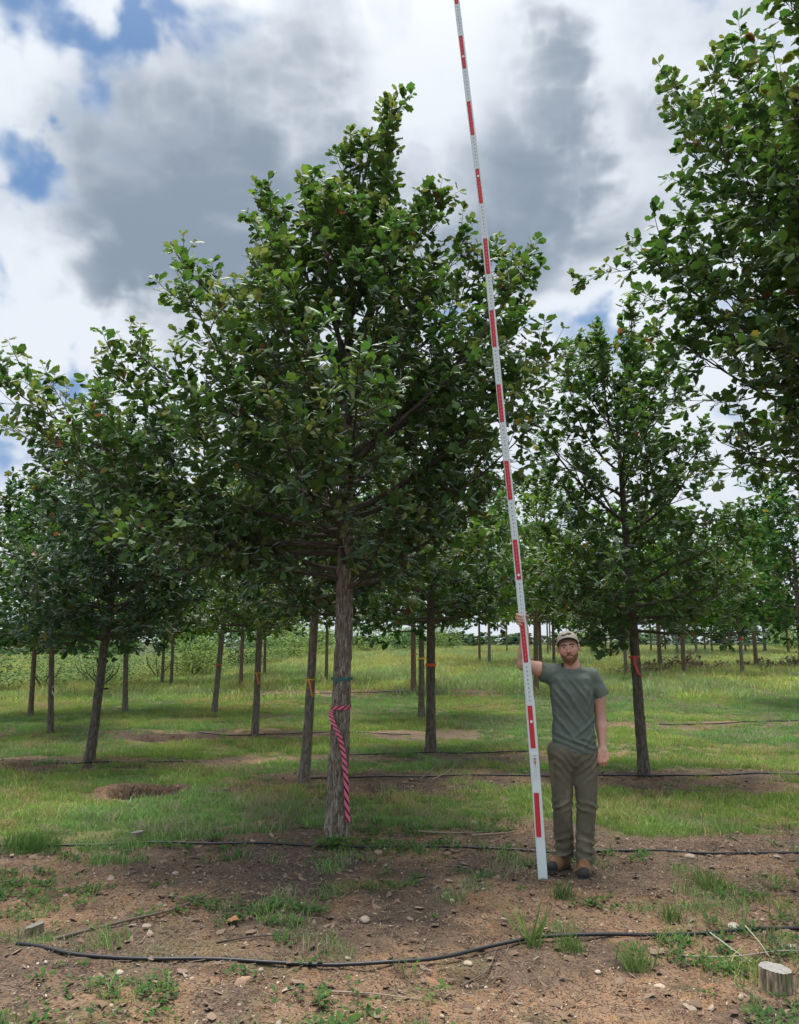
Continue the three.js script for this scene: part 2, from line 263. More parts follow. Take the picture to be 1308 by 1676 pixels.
const lobed = [0.25, 0.5].map(f => fanLeaf([[0.1, 0.22], [0.26, 0.38], [0.13, 0.5], [0.33, 0.66], [0.17, 0.76]], f));
const lobedSmall = [0.3].map(f => fanLeaf([[0.2, 0.32], [0.32, 0.66]], f));
const diamond = [quadLeaf(0.25)];

const leafMat = (r, g, b, vc = false) => new THREE.MeshPhysicalMaterial({ color: new THREE.Color().setRGB(r, g, b), vertexColors: vc, roughness: 0.95, transmission: 0.46, thickness: 0, side: THREE.DoubleSide, clearcoat: 0.26, clearcoatRoughness: 0.5, ior: 1.4 });
const foliage = leafMat(1, 1, 1, true), matt = leafMat(1, 1, 1, true); matt.clearcoat = 0; matt.specularIntensity = 0.15; foliage.clearcoat = 0.22;
const DEEP = [0.046, 0.118, 0.018], MID = [0.082, 0.165, 0.019], LIGHT = [0.145, 0.235, 0.027], YOUNG = [0.18, 0.20, 0.045], RUSSET = [0.20, 0.085, 0.03], BLUEISH = [0.040, 0.100, 0.032];
const tone = (a, b, t) => [0, 1, 2].map(k => mix(a[k], b[k], t));

// leaf records -> one mesh
const LM = new THREE.Matrix4(), LX = V(0, 0, 0), LY = V(0, 0, 0), LZ = V(0, 0, 0), LP = V(0, 0, 0);
function leafMatrix(l, out) {
  LY.set(l.ax, l.ay, l.az).normalize(); LZ.set(l.nx, l.ny, l.nz); LX.crossVectors(LY, LZ).normalize(); LZ.crossVectors(LX, LY);
  return out.makeBasis(LX.multiplyScalar(l.s), LY.multiplyScalar(l.s), LZ.multiplyScalar(l.s)).setPosition(l.x, l.y, l.z);
}
function bakeLeaves(list, pick) {
  let nv = 0, ni = 0; const tpl = list.map(l => { const g = pick(l); nv += g.attributes.position.count; ni += g.index.count; return g; });
  const P = new Float32Array(nv * 3), N = new Float32Array(nv * 3), C = new Float32Array(nv * 3), I = new Uint32Array(ni); let v = 0, q = 0;
  list.forEach((l, k) => {
    const g = tpl[k], p = g.attributes.position.array, n = g.attributes.normal.array, id = g.index.array; leafMatrix(l, LM); const e = LM.elements, s = 1 / l.s;
    for (let i = 0; i < p.length; i += 3) {
      const x = p[i], y = p[i + 1], z = p[i + 2], o = v * 3 + i;
      P[o] = e[0] * x + e[4] * y + e[8] * z + e[12]; P[o + 1] = e[1] * x + e[5] * y + e[9] * z + e[13]; P[o + 2] = e[2] * x + e[6] * y + e[10] * z + e[14];
      const a = n[i], b = n[i + 1], c = n[i + 2];
      N[o] = (e[0] * a + e[4] * b + e[8] * c) * s; N[o + 1] = (e[1] * a + e[5] * b + e[9] * c) * s; N[o + 2] = (e[2] * a + e[6] * b + e[10] * c) * s;
      C[o] = l.c[0]; C[o + 1] = l.c[1]; C[o + 2] = l.c[2];
    }
    for (let i = 0; i < id.length; i++) I[q++] = id[i] + v;
    v += p.length / 3;
  });
  const g = new THREE.BufferGeometry(); g.setAttribute('position', new THREE.BufferAttribute(P, 3)); g.setAttribute('normal', new THREE.BufferAttribute(N, 3)); g.setAttribute('color', new THREE.BufferAttribute(C, 3)); g.setIndex(new THREE.BufferAttribute(I, 1));
  return g;
}
function limbPath(r, from, az, el, len, lift, wob, n = 9) {   // curved, rising limb
  const pts = [from.clone()], p = from.clone(); let a = az, e = el - lift * 0.5;
  for (let i = 1; i <= n; i++) { a += (r() - 0.5) * wob; e += lift / n + (r() - 0.5) * wob * 0.7; const s = len / n; p.x += Math.cos(e) * Math.sin(a) * s; p.z += Math.cos(e) * Math.cos(a) * s; p.y += Math.sin(e) * s; pts.push(p.clone()); }
  return pts;
}
const at01 = (pts, t) => { const f = clamp(t, 0, 0.9999) * (pts.length - 1), i = Math.floor(f); return pts[i].clone().lerp(pts[i + 1], f - i); };
const dir01 = (pts, t) => { const i = Math.min(pts.length - 2, Math.floor(t * (pts.length - 1))); return pts[i + 1].clone().sub(pts[i]).normalize(); };

// trunk: list of [x, y, z, r]; limbs: list of {h, az, el, len, lift}
function grow(o) {
  let r = rng(o.seed), li = 0; const leaves = [], limbs = [], tr = o.trunk.map(q => V(q[0], q[1], q[2]));
  const cv = new THREE.CatmullRomCurve3(tr), nT = o.trunkRows, tp = [], rad = [];
  for (let i = 0; i <= nT; i++) { const t = i / nT, f = t * (tr.length - 1), k = Math.min(tr.length - 2, Math.floor(f)); tp.push(cv.getPoint(t)); rad.push(mix(o.trunk[k][3], o.trunk[k + 1][3], f - k)); }
  const T = new Acc();
  T.tube(tp, rad, o.trunkSides, (a, h, t) => {
    const flare = 1 + (o.flare ?? 0.3) * Math.exp(-h / 0.17) * (1 + 0.35 * Math.sin(a * 4 + o.seed));
    if (!o.furrow) return flare;
    const f = o.furrow, w = noise3(Math.cos(a) * 1.4, h * 3.1, Math.sin(a) * 1.4 + o.seed) * 1.3, n = noise3(Math.cos(a + w * 0.25) * 5.2 + 7, h * 10 + o.seed, Math.sin(a + w * 0.25) * 5.2), m = noise3(Math.cos(a) * 11, h * 12, Math.sin(a) * 11);
    const lump = noise3(Math.cos(a) * 1.2 + 3, h * 2.2, Math.sin(a) * 1.2 + o.seed);
    return flare * (1 + f * (sstep(0.3, 0.55, n) - 0.6) + f * 0.45 * (m - 0.5) + 0.10 * (lump - 0.5));
  });
  const atH = h => { for (let i = 0; i < tp.length - 1; i++) if (tp[i + 1].y >= h) return [tp[i].clone().lerp(tp[i + 1], clamp((h - tp[i].y) / (tp[i + 1].y - tp[i].y))), rad[i]]; return [tp[nT].clone(), rad[nT]]; };
  const leafOn = (p, d, c, fresh, rad01) => {
    const ph = r() * 6.283, up = V(0, 1, 0), sx = V(0, 0, 0).crossVectors(d, up); if (sx.lengthSq() < 0.01) sx.set(1, 0, 0); sx.normalize(); const sy = V(0, 0, 0).crossVectors(sx, d);
    const rd = sx.multiplyScalar(Math.cos(ph)).add(sy.multiplyScalar(Math.sin(ph)));
    const ax = d.clone().multiplyScalar(0.35 + r() * 0.6).add(rd.multiplyScalar(0.85)); ax.y += (r() - 0.62) * 0.55;
    const s = o.leaf * (0.48 + r() * 0.8) * (fresh ? 0.8 : 1);
    const nm = V((r() - 0.5) * 1.25, 1, (r() - 0.5) * 1.25);
    const v = r(), k = 0.75 + r() * 0.5; let cc = v < 0.5 ? tone(c, o.tones[0], 0.55) : v < 0.85 ? tone(c, o.tones[1], 0.55) : v < 0.94 ? c : tone(c, LIGHT, 0.8);
    if (fresh) cc = tone(cc, YOUNG, 0.35 + r() * 0.5); else if (r() < 0.006) cc = RUSSET; else if (r() < 0.012) cc = [0.22, 0.2, 0.03];
    leaves.push({ x: p.x, y: p.y, z: p.z, ax: ax.x, ay: ax.y, az: ax.z, nx: nm.x, ny: nm.y, nz: nm.z, s, c: cc.map(e => e * k), out: rad01 });
  };
  const twig = (A, p0, d0, len, c, fresh, t01) => {
    const d = d0.clone(); const mid = p0.clone().addScaledVector(d, len * 0.5); d.y += 0.18 + (r() - 0.5) * 0.3; d.normalize(); const end = mid.clone().addScaledVector(d, len * 0.5);
    if (!o.plain) A.tube([p0, mid, end], [0.0042, 0.003, 0.0014], 3);
    const n = o.perTwig[0] + Math.floor(r() * (o.perTwig[1] - o.perTwig[0] + 1));
    for (let i = 0; i < n; i++) { const t = i < 3 ? 0.97 - i * 0.02 : 0.1 + 0.85 * r(); leafOn(t < 0.5 ? p0.clone().lerp(mid, t * 2) : mid.clone().lerp(end, t * 2 - 1), d, c, fresh && t > 0.55, t01); }
  };
  const limb = (L) => {
    r = rng(o.seed * 131 + 7919 * ++li);
    const [p0, tr0] = L.from ? [L.from, L.r0] : atH(L.h), A = new Acc(), pts = limbPath(r, p0, L.az, L.el, L.len, L.lift ?? 0.5, o.wobble ?? 0.26);
    const r0 = Math.min(L.r0 ?? (0.008 + 0.0115 * L.len), tr0 * 0.62); A.tube(pts, pts.map((_, i) => mix(r0, 0.004, Math.pow(i / (pts.length - 1), 0.8))), 6);
    const c = tone(o.tones[0], o.tones[1], r()), n = Math.max(3, Math.round(L.len * (1 - o.bareTo) / o.secGap)); let side = r() * 6.28;
    for (let k = 0; k < n; k++) {
      const t = o.bareTo + (1 - o.bareTo) * (k + r() * 0.7) / n, q = at01(pts, t), d = dir01(pts, t); side += 2.4 + (r() - 0.5);
      const sl = L.len * mix(o.sec[0], o.sec[1], t) * (0.65 + r() * 0.7) * (o.secScale ?? 1);
      const a2 = Math.atan2(d.x, d.z) + Math.cos(side) * (0.75 + r() * 0.35), e2 = Math.asin(clamp(d.y, -1, 1)) * 0.75 + Math.sin(side) * 0.5 + 0.12;
      const sp = limbPath(r, q, a2, e2, sl, 0.35, 0.35, 4); A.tube(sp, [0.0075, 0.006, 0.005, 0.0035, 0.0025].map(e => e * (0.7 + 0.5 * (1 - t))), 4);
      const nt = Math.max(2, Math.round(sl / o.twigGap)); let ts = r() * 6.28; const lead = r() < o.fresh;
      for (let j = 0; j < nt; j++) {
        const u = 0.15 + 0.85 * (j + 0.6 * r()) / nt, pp = at01(sp, u), dd = dir01(sp, u); ts += 2.3 + r() * 0.4;
        const a3 = Math.atan2(dd.x, dd.z) + Math.cos(ts) * 0.85, e3 = Math.asin(clamp(dd.y, -1, 1)) + Math.sin(ts) * 0.6 + 0.1;
        twig(A, pp, V(Math.cos(e3) * Math.sin(a3), Math.sin(e3), Math.cos(e3) * Math.cos(a3)), o.twigLen * (0.6 + 0.7 * r()), c, lead, t);
      }
      twig(A, sp[4], dir01(sp, 0.99), o.twigLen, c, lead || r() < o.fresh, t);
    }
    for (let k = 0; k < 4; k++) twig(A, at01(pts, 0.86 + 0.045 * k), dir01(pts, 0.99), o.twigLen * (1 + 0.4 * (k === 3)), c, r() < o.fresh * 2.2, 1);
    limbs.push(A.geo());
  };
  for (const L of o.limbs) limb(L);
  return { trunk: T.geo(), limbs, leaves };
}
// limbs all round a trunk from a profile of [start height, reach, elevation]
function whorl(seed, n, profile, reach = () => 1, jit = 0.25) {
  const r = rng(seed), out = []; let az = r() * 6.28;
  for (let i = 0; i < n; i++) {
    const f = Math.pow((i + r() * 0.6) / n, 1.0) * (profile.length - 1), k = Math.min(profile.length - 2, Math.floor(f)), u = f - k; az += 2.399 + (r() - 0.5) * 0.5;
    const h = mix(profile[k][0], profile[k + 1][0], u), R = mix(profile[k][1], profile[k + 1][1], u) * reach(az) * (1 - jit / 2 + jit * r()), el = mix(profile[k][2], profile[k + 1][2], u) + (r() - 0.5) * 0.16;
    out.push({ h, az, el, len: R / Math.max(0.35, Math.cos(el + 0.08)), lift: 0.5 });
  }
  return out;
}
const limbTo = (o, h, dx, dy, dz, lift = 0.45) => { const hr = Math.hypot(dx, dz), dh = dy - h; o.limbs.push({ h, az: Math.atan2(dx, dz), el: Math.atan2(dh, hr), len: Math.hypot(hr, dh) * 1.03, lift }); };
const seen = (x, y, z) => { const p = V(x, y, z).project(camera); return Math.abs(p.x) < 1 && Math.abs(p.y) < 1 && p.z < 1; };
camera.updateMatrixWorld(); camera.updateProjectionMatrix();

// the 300 largest-showing leaves become parts of their own, the others one crown
const leafInk = [];
for (const [a, b, t] of [[DEEP, MID, 0], [DEEP, MID, 0.5], [MID, LIGHT, 0], [MID, LIGHT, 0.45], [LIGHT, YOUNG, 0.1], [LIGHT, YOUNG, 0.8], [DEEP, BLUEISH, 0.8], [MID, YOUNG, 0.5]]) { const c = tone(a, b, t); leafInk.push([c, leafMat(...c)]); }
leafInk.push([RUSSET, leafMat(...RUSSET)]);
let crownMat = foliage;
function addTree(name, label, pos, o, mat, group, pickOuter, pickInner, single = 0) {
  const g = grow(o), T = thing(name, label, 'tree', pos, group);
  part('trunk', g.trunk, mat, T);
  for (const b of g.limbs) part('branch', b, o.limbMat || twigBark, T);
  let rest = g.leaves;
  if (single) {
    const r = rng(o.seed + 5);
    const near = g.leaves.map((l, i) => ({ l, i, q: Math.hypot(l.x + pos[0] - camera.position.x, l.y + pos[1] - camera.position.y, l.z + pos[2]) / l.s + r() * 14 })).filter(e => seen(e.l.x + pos[0], e.l.y + pos[1], e.l.z + pos[2])).sort((a, b) => a.q - b.q).slice(0, single);
    const own = new Set(near.map(e => e.i)); rest = g.leaves.filter((_, i) => !own.has(i));
    near.forEach(({ l }, k) => {
      let best = leafInk[0], bd = 9; for (const e of leafInk) { const d = (e[0][0] - l.c[0]) ** 2 + (e[0][1] - l.c[1]) ** 2 + (e[0][2] - l.c[2]) ** 2; if (d < bd) { bd = d; best = e; } }
      const m = part('leaf', toothed[k % 3], best[1], T); leafMatrix(l, LM); LM.decompose(m.position, m.quaternion, m.scale);
    });
  }
  let k = 0; const crown = part('crown', bakeLeaves(rest, l => l.out > 0.55 ? pickOuter[k++ % pickOuter.length] : pickInner[k++ % pickInner.length]), crownMat, T);
  if (single) crown.userData.kind = 'stuff';
  return T;
}
// ------------------------------------------------------------------ the tall tree in the middle
{
  const reach = az => { const x = Math.sin(az), z = Math.cos(az); return (x < 0 ? 1 - 0.02 * x : 1 - 0.16 * x) * (1 - 0.26 * Math.max(0, z)); };
  const o = {
    seed: 101, leaf: 0.108, tones: [DEEP, MID], perTwig: [7, 10], fresh: 0.28, bareTo: 0.16, secGap: 0.135, sec: [0.35, 0.10], twigGap: 0.105, twigLen: 0.17, flare: 0.24, furrow: 0.17, trunkRows: 190, trunkSides: 44,
    trunk: [[0, -0.08, 0, 0.096], [0.015, 0.6, 0, 0.086], [0.035, 1.3, 0.01, 0.077], [0.05, 2.2, 0, 0.072], [0.05, 3.2, 0.02, 0.058], [0.06, 4.4, 0, 0.042], [0.08, 5.5, 0, 0.026], [0.14, 6.0, 0.02, 0.012], [0.18, 6.4, 0, 0.005]],
    limbs: whorl(31, 42, [[2.1, 1.65, 0.3], [2.35, 2.05, 0.28], [2.8, 2.05, 0.4], [3.4, 1.75, 0.52], [4.1, 1.15, 0.78], [4.7, 0.55, 1.0], [5.0, 0.32, 1.12], [5.3, 0.2, 1.25]], reach),
    limbMat: bark(0.55, 0.94, 0.96, 0.92),
  };
  limbTo(o, 2.6, -2.95, 3.95, 0.1); limbTo(o, 2.8, -2.1, 4.05, 0); limbTo(o, 3.5, -1.35, 5.05, 0.1); limbTo(o, 4.2, -0.5, 5.85, -0.1, 0.2); limbTo(o, 3.3, 1.6, 4.6, 0.0); limbTo(o, 4.1, 1.0, 5.5, -0.2); limbTo(o, 3.2, -1.75, 4.5, 0.2); limbTo(o, 3.8, -0.95, 5.55, 0); limbTo(o, 4.2, 0.6, 5.9, 0.2); limbTo(o, 5.2, 0.0, 6.3, 0.0, 0.1); limbTo(o, 5.5, 0.34, 6.45, -0.05, 0.1); limbTo(o, 2.8, 1.9, 3.9, 0.5);
  limbTo(o, 2.5, -2.6, 3.2, 0.6); limbTo(o, 5.7, 0.17, 6.8, 0.0, 0.1); limbTo(o, 4.8, 0.8, 5.8, 0.1); limbTo(o, 2.15, 0.75, 2.75, 0.35, 0.3); limbTo(o, 3.3, 1.7, 4.95, 0.1); limbTo(o, 3.9, 1.35, 5.35, -0.1); limbTo(o, 4.4, 0.9, 5.75, 0.1); limbTo(o, 3.2, 1.3, 4.55, 1.3); limbTo(o, 4.0, -0.3, 5.4, 0.7); limbTo(o, 3.6, 0.5, 5.0, 0.9); limbTo(o, 3.0, -0.6, 4.3, 1.3); limbTo(o, 2.2, -1.5, 2.55, 0.9, 0.25);
  addTree('oak_tree', 'tallest leafy tree in the middle with a pink and black ribbon on its trunk', [-0.54, ground(-0.54, -7.19), -7.19], o, barkGrey, 'nursery trees', toothed, plainLeaf, 300);
}
// ------------------------------------------------------------------ the big-leaved crown reaching in from the right
{
  const reach = az => { const x = Math.sin(az); return x < 0 ? 1 + 0.1 * -x : 0.85; };
  const o = {
    seed: 202, leaf: 0.116, tones: [DEEP, MID], perTwig: [8, 11], fresh: 0.2, bareTo: 0.18, secGap: 0.15, sec: [0.36, 0.15], twigGap: 0.115, twigLen: 0.18, flare: 0.2, furrow: 0.1, trunkRows: 60, trunkSides: 24,
    trunk: [[0, -0.08, 0, 0.12], [0, 1.3, 0, 0.09], [0.03, 2.6, 0, 0.08], [0.02, 4, 0, 0.062], [0, 5.5, 0, 0.042], [0.05, 7, 0, 0.022], [0, 8.3, 0, 0.006]],
    limbs: whorl(47, 34, [[2.7, 1.6, 0.35], [3.0, 2.2, 0.45], [3.5, 2.5, 0.6], [4.2, 2.0, 0.72], [5.0, 1.1, 0.9], [6.0, 0.6, 1.05], [7.2, 0.35, 1.15]], reach),
    limbMat: bark(0.55, 0.94, 0.96, 0.92),
  };
  limbTo(o, 3.7, -2.55, 5.75, 0.5); limbTo(o, 4.2, -1.5, 5.85, 0.4); limbTo(o, 5.2, -0.5, 7.0, 0.2); limbTo(o, 3.3, -2.3, 4.6, 0.7); limbTo(o, 3.0, -1.9, 3.7, 1.0); limbTo(o, 3.9, -2.2, 5.2, 1.1);
  addTree('oak_tree', 'large-leaved tree whose crown fills the upper right edge', [4.78, ground(4.78, -6.7), -6.7], o, barkGrey, 'nursery trees', toothed, plainLeaf, 300);
}
// ------------------------------------------------------------------ trees of the next rows
function rowTree(seed, x, z, dia, H, base, R, label, mat, tones, lean = 0, k = {}) {
  const rr = dia / 2, o = {
    seed, leaf: 0.115, tones, perTwig: [7, 10], fresh: 0.05, bareTo: 0.12, secGap: 0.17, sec: [0.42, 0.17], twigGap: 0.125, twigLen: 0.17, flare: 0.35, furrow: 0.1, trunkRows: 70, trunkSides: 22,
    trunk: [[0, -0.08, 0, rr * 1.15], [lean * 0.12, 0.5, 0, rr], [lean * 0.3, base, 0, rr * 0.88], [lean * 0.6, mix(base, H, 0.45), 0, rr * 0.6], [lean, H * 0.97, 0, 0.006]],
    limbs: whorl(seed + 3, k.n ?? 34, [[base, R * 0.8, 0.2], [base + 0.25, R, 0.28], [mix(base, H, 0.25), R * 0.95, 0.5], [mix(base, H, 0.5), R * 0.72, 0.75], [mix(base, H, 0.75), R * 0.42, 0.95], [H * 0.93, R * 0.16, 1.15]]),
    ...k.o,
  };
  if (k.more) k.more(o);
  return addTree('oak_tree', label, [x, ground(x, z), z], o, mat, 'nursery trees', lobed, lobedSmall);
}
rowTree(301, 3.06, -10.39, 0.128, 5.5, 1.75, 1.4, 'tree with a red ribbon round its trunk, just right of the man', barkDark, [DEEP, MID], -0.18, { n: 40, more: o => { limbTo(o, 3.2, -1.3, 4.9, 0.3); limbTo(o, 1.75, -0.7, 1.6, 0.5, 0.1); } });
rowTree(302, -1.15, -9.95, 0.112, 5.0, 1.95, 1.35, 'tree with a yellow ribbon, close behind the tallest trunk', barkGrey, [DEEP, BLUEISH], 0.35);
rowTree(303, -4.32, -11.52, 0.122, 4.5, 1.7, 1.55, 'dark leaning tree standing apart at the left', barkDark, [BLUEISH, DEEP], 0.45, { n: 48 });
rowTree(304, 0.47, -12.51, 0.144, 5.4, 1.9, 1.5, 'tree with an orange band, left of the measuring pole', barkDark, [DEEP, MID], 0.05);
rowTree(305, -2.6, -14.83, 0.119, 4.9, 1.9, 1.4, 'light green tree with a yellow and orange ribbon above a leafy shoot', barkGrey, [MID, LIGHT], 0.12);

// ------------------------------------------------------------------ trees farther back: a few kinds, copied
function kind(seed, H, base, R, dia, leaf, n, k, tones, pick, mat) {
  const rr = dia / 2, o = { plain: true, seed, leaf, tones, perTwig: k.per, fresh: 0.05, bareTo: 0.15, secGap: k.sec, sec: [0.42, 0.2], twigGap: k.twig, twigLen: 0.2, flare: 0.35, trunkRows: 20, trunkSides: 10,
    trunk: [[0, -0.1, 0, rr * 1.15], [0.01, 0.5, 0, rr], [0.02, base, 0, rr * 0.9], [0.05, mix(base, H, 0.5), 0, rr * 0.55], [0, H * 0.97, 0, 0.008]],
    limbs: whorl(seed + 1, n, [[base, R * 0.8, 0.2], [base + 0.25, R, 0.3], [mix(base, H, 0.3), R * 0.95, 0.5], [mix(base, H, 0.55), R * 0.68, 0.75], [mix(base, H, 0.8), R * 0.38, 0.95], [H * 0.93, R * 0.15, 1.15]]) };
  const g = grow(o); let q = 0;
  const T = new THREE.Group(); part('trunk', g.trunk, mat, T); for (const b of g.limbs) part('branch', b, twigBark, T); part('crown', bakeLeaves(g.leaves, () => pick[q++ % pick.length]), matt, T);
  return T;
}
const midKinds = [kind(401, 5.2, 1.85, 1.7, 0.13, 0.135, 26, { per: [7, 9], sec: 0.18, twig: 0.15 }, [DEEP, MID], lobedSmall, barkGrey), kind(402, 5.5, 1.9, 1.6, 0.13, 0.135, 26, { per: [7, 9], sec: 0.18, twig: 0.15 }, [MID, LIGHT], lobedSmall, barkBrown), kind(403, 4.8, 1.8, 1.75, 0.13, 0.135, 26, { per: [7, 9], sec: 0.18, twig: 0.15 }, [DEEP, BLUEISH], lobedSmall, barkPale)];
const farKinds = [kind(411, 5.6, 1.8, 1.7, 0.13, 0.25, 20, { per: [4, 6], sec: 0.28, twig: 0.25 }, [DEEP, MID], diamond, barkBrown), kind(412, 5.2, 1.9, 1.8, 0.13, 0.25, 20, { per: [4, 6], sec: 0.28, twig: 0.25 }, [MID, DEEP], diamond, barkGrey), kind(413, 5.9, 2.0, 1.6, 0.13, 0.25, 20, { per: [4, 6], sec: 0.28, twig: 0.25 }, [MID, LIGHT], diamond, barkPale)];
function plant(k, x, z, dia, turn, label, hs = 1, lean = 0) {
  const t = k.clone(); t.name = numbered('oak_tree'); scene.add(t); t.position.set(x, ground(x, z) - 0.02, z); t.rotation.set(0, turn, lean); const w = clamp(dia / 0.13, 0.8, 1.5); t.scale.set(mix(1, w, 0.5), hs, mix(1, w, 0.5));
  for (const c of t.children) if (c.name === 'trunk') c.scale.set(w / mix(1, w, 0.5), 1, w / mix(1, w, 0.5));
  tag(t, label, 'tree', 'nursery trees');
}
const M = midKinds, FK = farKinds;
plant(M[2], 0.48, -18.1, 0.138, 1.0, 'pale-barked tree with a yellow band, beside the trunk with the orange band', 1.05);
plant(M[1], 0.42, -24.23, 0.157, 2.0, 'reddish-brown trunk tree, leftmost of three trunks left of the pole', 1.05);
plant(M[0], -4.32, -19.12, 0.131, 0.4, 'grey-trunked tree leaning right with a thin orange band, left of centre', 1, -0.06);
plant(M[0], -6.53, -19.57, 0.127, 2.6, 'tree just right of the dark leaning tree, at mid distance', 1, -0.05);
plant(M[2], -6.43, -15.22, 0.099, 4.0, 'slim tree with white string round its trunk, left edge', 0.86, -0.05);
plant(M[1], -8.25, -18.39, 0.112, 5.0, 'slim tree nearest the left border of the picture', 0.8, -0.05);
plant(M[1], 4.08, -24.41, 0.156, 3.0, 'tree with a teal band, behind the raised arm', 1.08, 0.03);
plant(M[2], 10.2, -20.6, 0.173, 1.2, 'tree cut by the right border with its trunk in the field', 1.06);
plant(M[0], -2.44, -27.17, 0.112, 0.9, 'small far trunk between the yellow ribbon tree and the tallest trunk', 1);
plant(M[1], -5.07, -26.11, 0.119, 5.2, 'far trunk between the grey leaning tree and the leafy shoot', 1);
plant(FK[0], -9.16, -25.21, 0.096, 0.2, 'far thin brown trunk close to the dark leaning tree', 0.9);
plant(FK[1], -8.35, -28.72, 0.109, 1.2, 'thin brown trunk by the shrubs, left one of a close pair', 0.9);
plant(FK[2], -7.79, -27.9, 0.106, 2.2, 'thin grey trunk by the shrubs, right one of a close pair', 0.9);
plant(FK[0], -5.1, -30.86, 0.106, 3.1, 'far slim trunk behind the leafy shoot', 1);
plant(FK[1], 8.13, -29.27, 0.122, 4.1, 'slim trunk just left of the red ribbon tree, at mid field', 1);
plant(FK[2], 11.4, -35.68, 0.203, 5.1, 'thick pale trunk right of the red ribbon tree', 1.1);
plant(FK[0], 10.63, -30.48, 0.162, 0.7, 'brown trunk standing in front of the cut brush', 1);
plant(FK[1], 12.82, -30.48, 0.139, 1.7, 'tree with a red band on its trunk, right part of the field', 1);
plant(FK[0], 15.36, -35.03, 0.173, 2.7, 'dark trunk right of the red-banded tree, by the brush', 1);
plant(FK[2], 23.81, -52.88, 0.24, 3.7, 'broad pale trunk on the crest at the far right', 1.15);
const farTrees = [[3.86, 39.23, 0.119], [3.89, 35.26, 0.134], [7.19, 54.33, 0.103], [6.7, 38.64, 0.147], [7.33, 38.64, 0.152], [9.41, 51.53, 0.098], [10.7, 57.62, 0.109], [9.64, 33.33, 0.101], [19.83, 51.53, 0.117], [20.99, 51.53, 0.137], [22.45, 55.9, 0.127], [22.0, 58.5, 0.131], [22.9, 57.62, 0.131], [17.94, 49.11, 0.149], [16.42, 48.02, 0.146], [17.33, 52.88, 0.12], [16.83, 54.33, 0.123], [12.52, 48.02, 0.146], [14.21, 55.9, 0.127], [13.95, 49.11, 0.112], [22.54, 52.88, 0.12], [25.32, 52.88, 0.16], [10.89, 46.02, 0.122]];
{ const r = rng(9); farTrees.forEach(([x, d, w], i) => plant(FK[i % 3], x, -d, w, r() * 6.28, 'distant slender tree in the rows near the crest of the field', 0.92 + r() * 0.2)); }
// ------------------------------------------------------------------ turf: tufts of blades scattered where the soil is not bare
function tuftGeo(seed, n, R, h0, h1, w, lean, cols) {
  const r = rng(seed), P = [], C = [], I = [];
  for (let i = 0; i < n; i++) {
    const a = r() * 6.283, q = R * Math.pow(r(), 0.6), x = Math.cos(a) * q, z = Math.sin(a) * q, h = mix(h0, h1, Math.pow(r(), 1.6)), t = r() * 6.283, ww = w * (0.6 + r() * 0.8), L = lean * (0.2 + r()) * h, la = r() * 6.283, lx = Math.cos(la) * L, lz = Math.sin(la) * L, bx = Math.cos(t) * ww, bz = Math.sin(t) * ww, k = P.length / 3;
    P.push(x - bx, -0.015, z - bz, x + bx, -0.015, z + bz, x + lx * 0.35 - bx * 0.8, h * 0.55, z + lz * 0.35 - bz * 0.8, x + lx * 0.35 + bx * 0.8, h * 0.55, z + lz * 0.35 + bz * 0.8, x + lx, h * (1 - 0.25 * lean * r()), z + lz);
    const c = cols[Math.floor(r() * cols.length)], v = 0.75 + r() * 0.5; for (let j = 0; j < 5; j++) C.push(c[0] * v, c[1] * v, c[2] * v);
    I.push(k, k + 1, k + 3, k, k + 3, k + 2, k + 2, k + 3, k + 4);
  }
  const g = new THREE.BufferGeometry(); g.setAttribute('position', new THREE.Float32BufferAttribute(P, 3)); g.setAttribute('color', new THREE.Float32BufferAttribute(C, 3)); g.setIndex(I); g.computeVertexNormals(); return g;
}
const grassMat = new THREE.MeshPhysicalMaterial({ vertexColors: true, roughness: 0.95, transmission: 0.3, thickness: 0, side: THREE.DoubleSide });
const G1 = [0.105, 0.23, 0.038], G2 = [0.175, 0.315, 0.055], G3 = [0.265, 0.355, 0.088], DRY = [0.30, 0.25, 0.14], G4 = [0.06, 0.13, 0.045];
function scatter(name, label, cat, geo, mat, spots, group) {
  const m = new THREE.InstancedMesh(geo, mat, spots.length), Q = new THREE.Object3D(), c = new THREE.Color(); m.name = numbered(name); m.castShadow = m.receiveShadow = true;
  spots.forEach((s, i) => { Q.position.set(s.x, s.y, s.z); Q.rotation.set(s.rx || 0, s.ry || 0, s.rz || 0); if (Array.isArray(s.s)) Q.scale.set(...s.s); else Q.scale.setScalar(s.s || 1); Q.updateMatrix(); m.setMatrixAt(i, Q.matrix); if (s.c) m.setColorAt(i, c.setRGB(...s.c)); });
  m.instanceMatrix.needsUpdate = true; scene.add(m); return tag(m, label, cat, group, 'stuff');
}
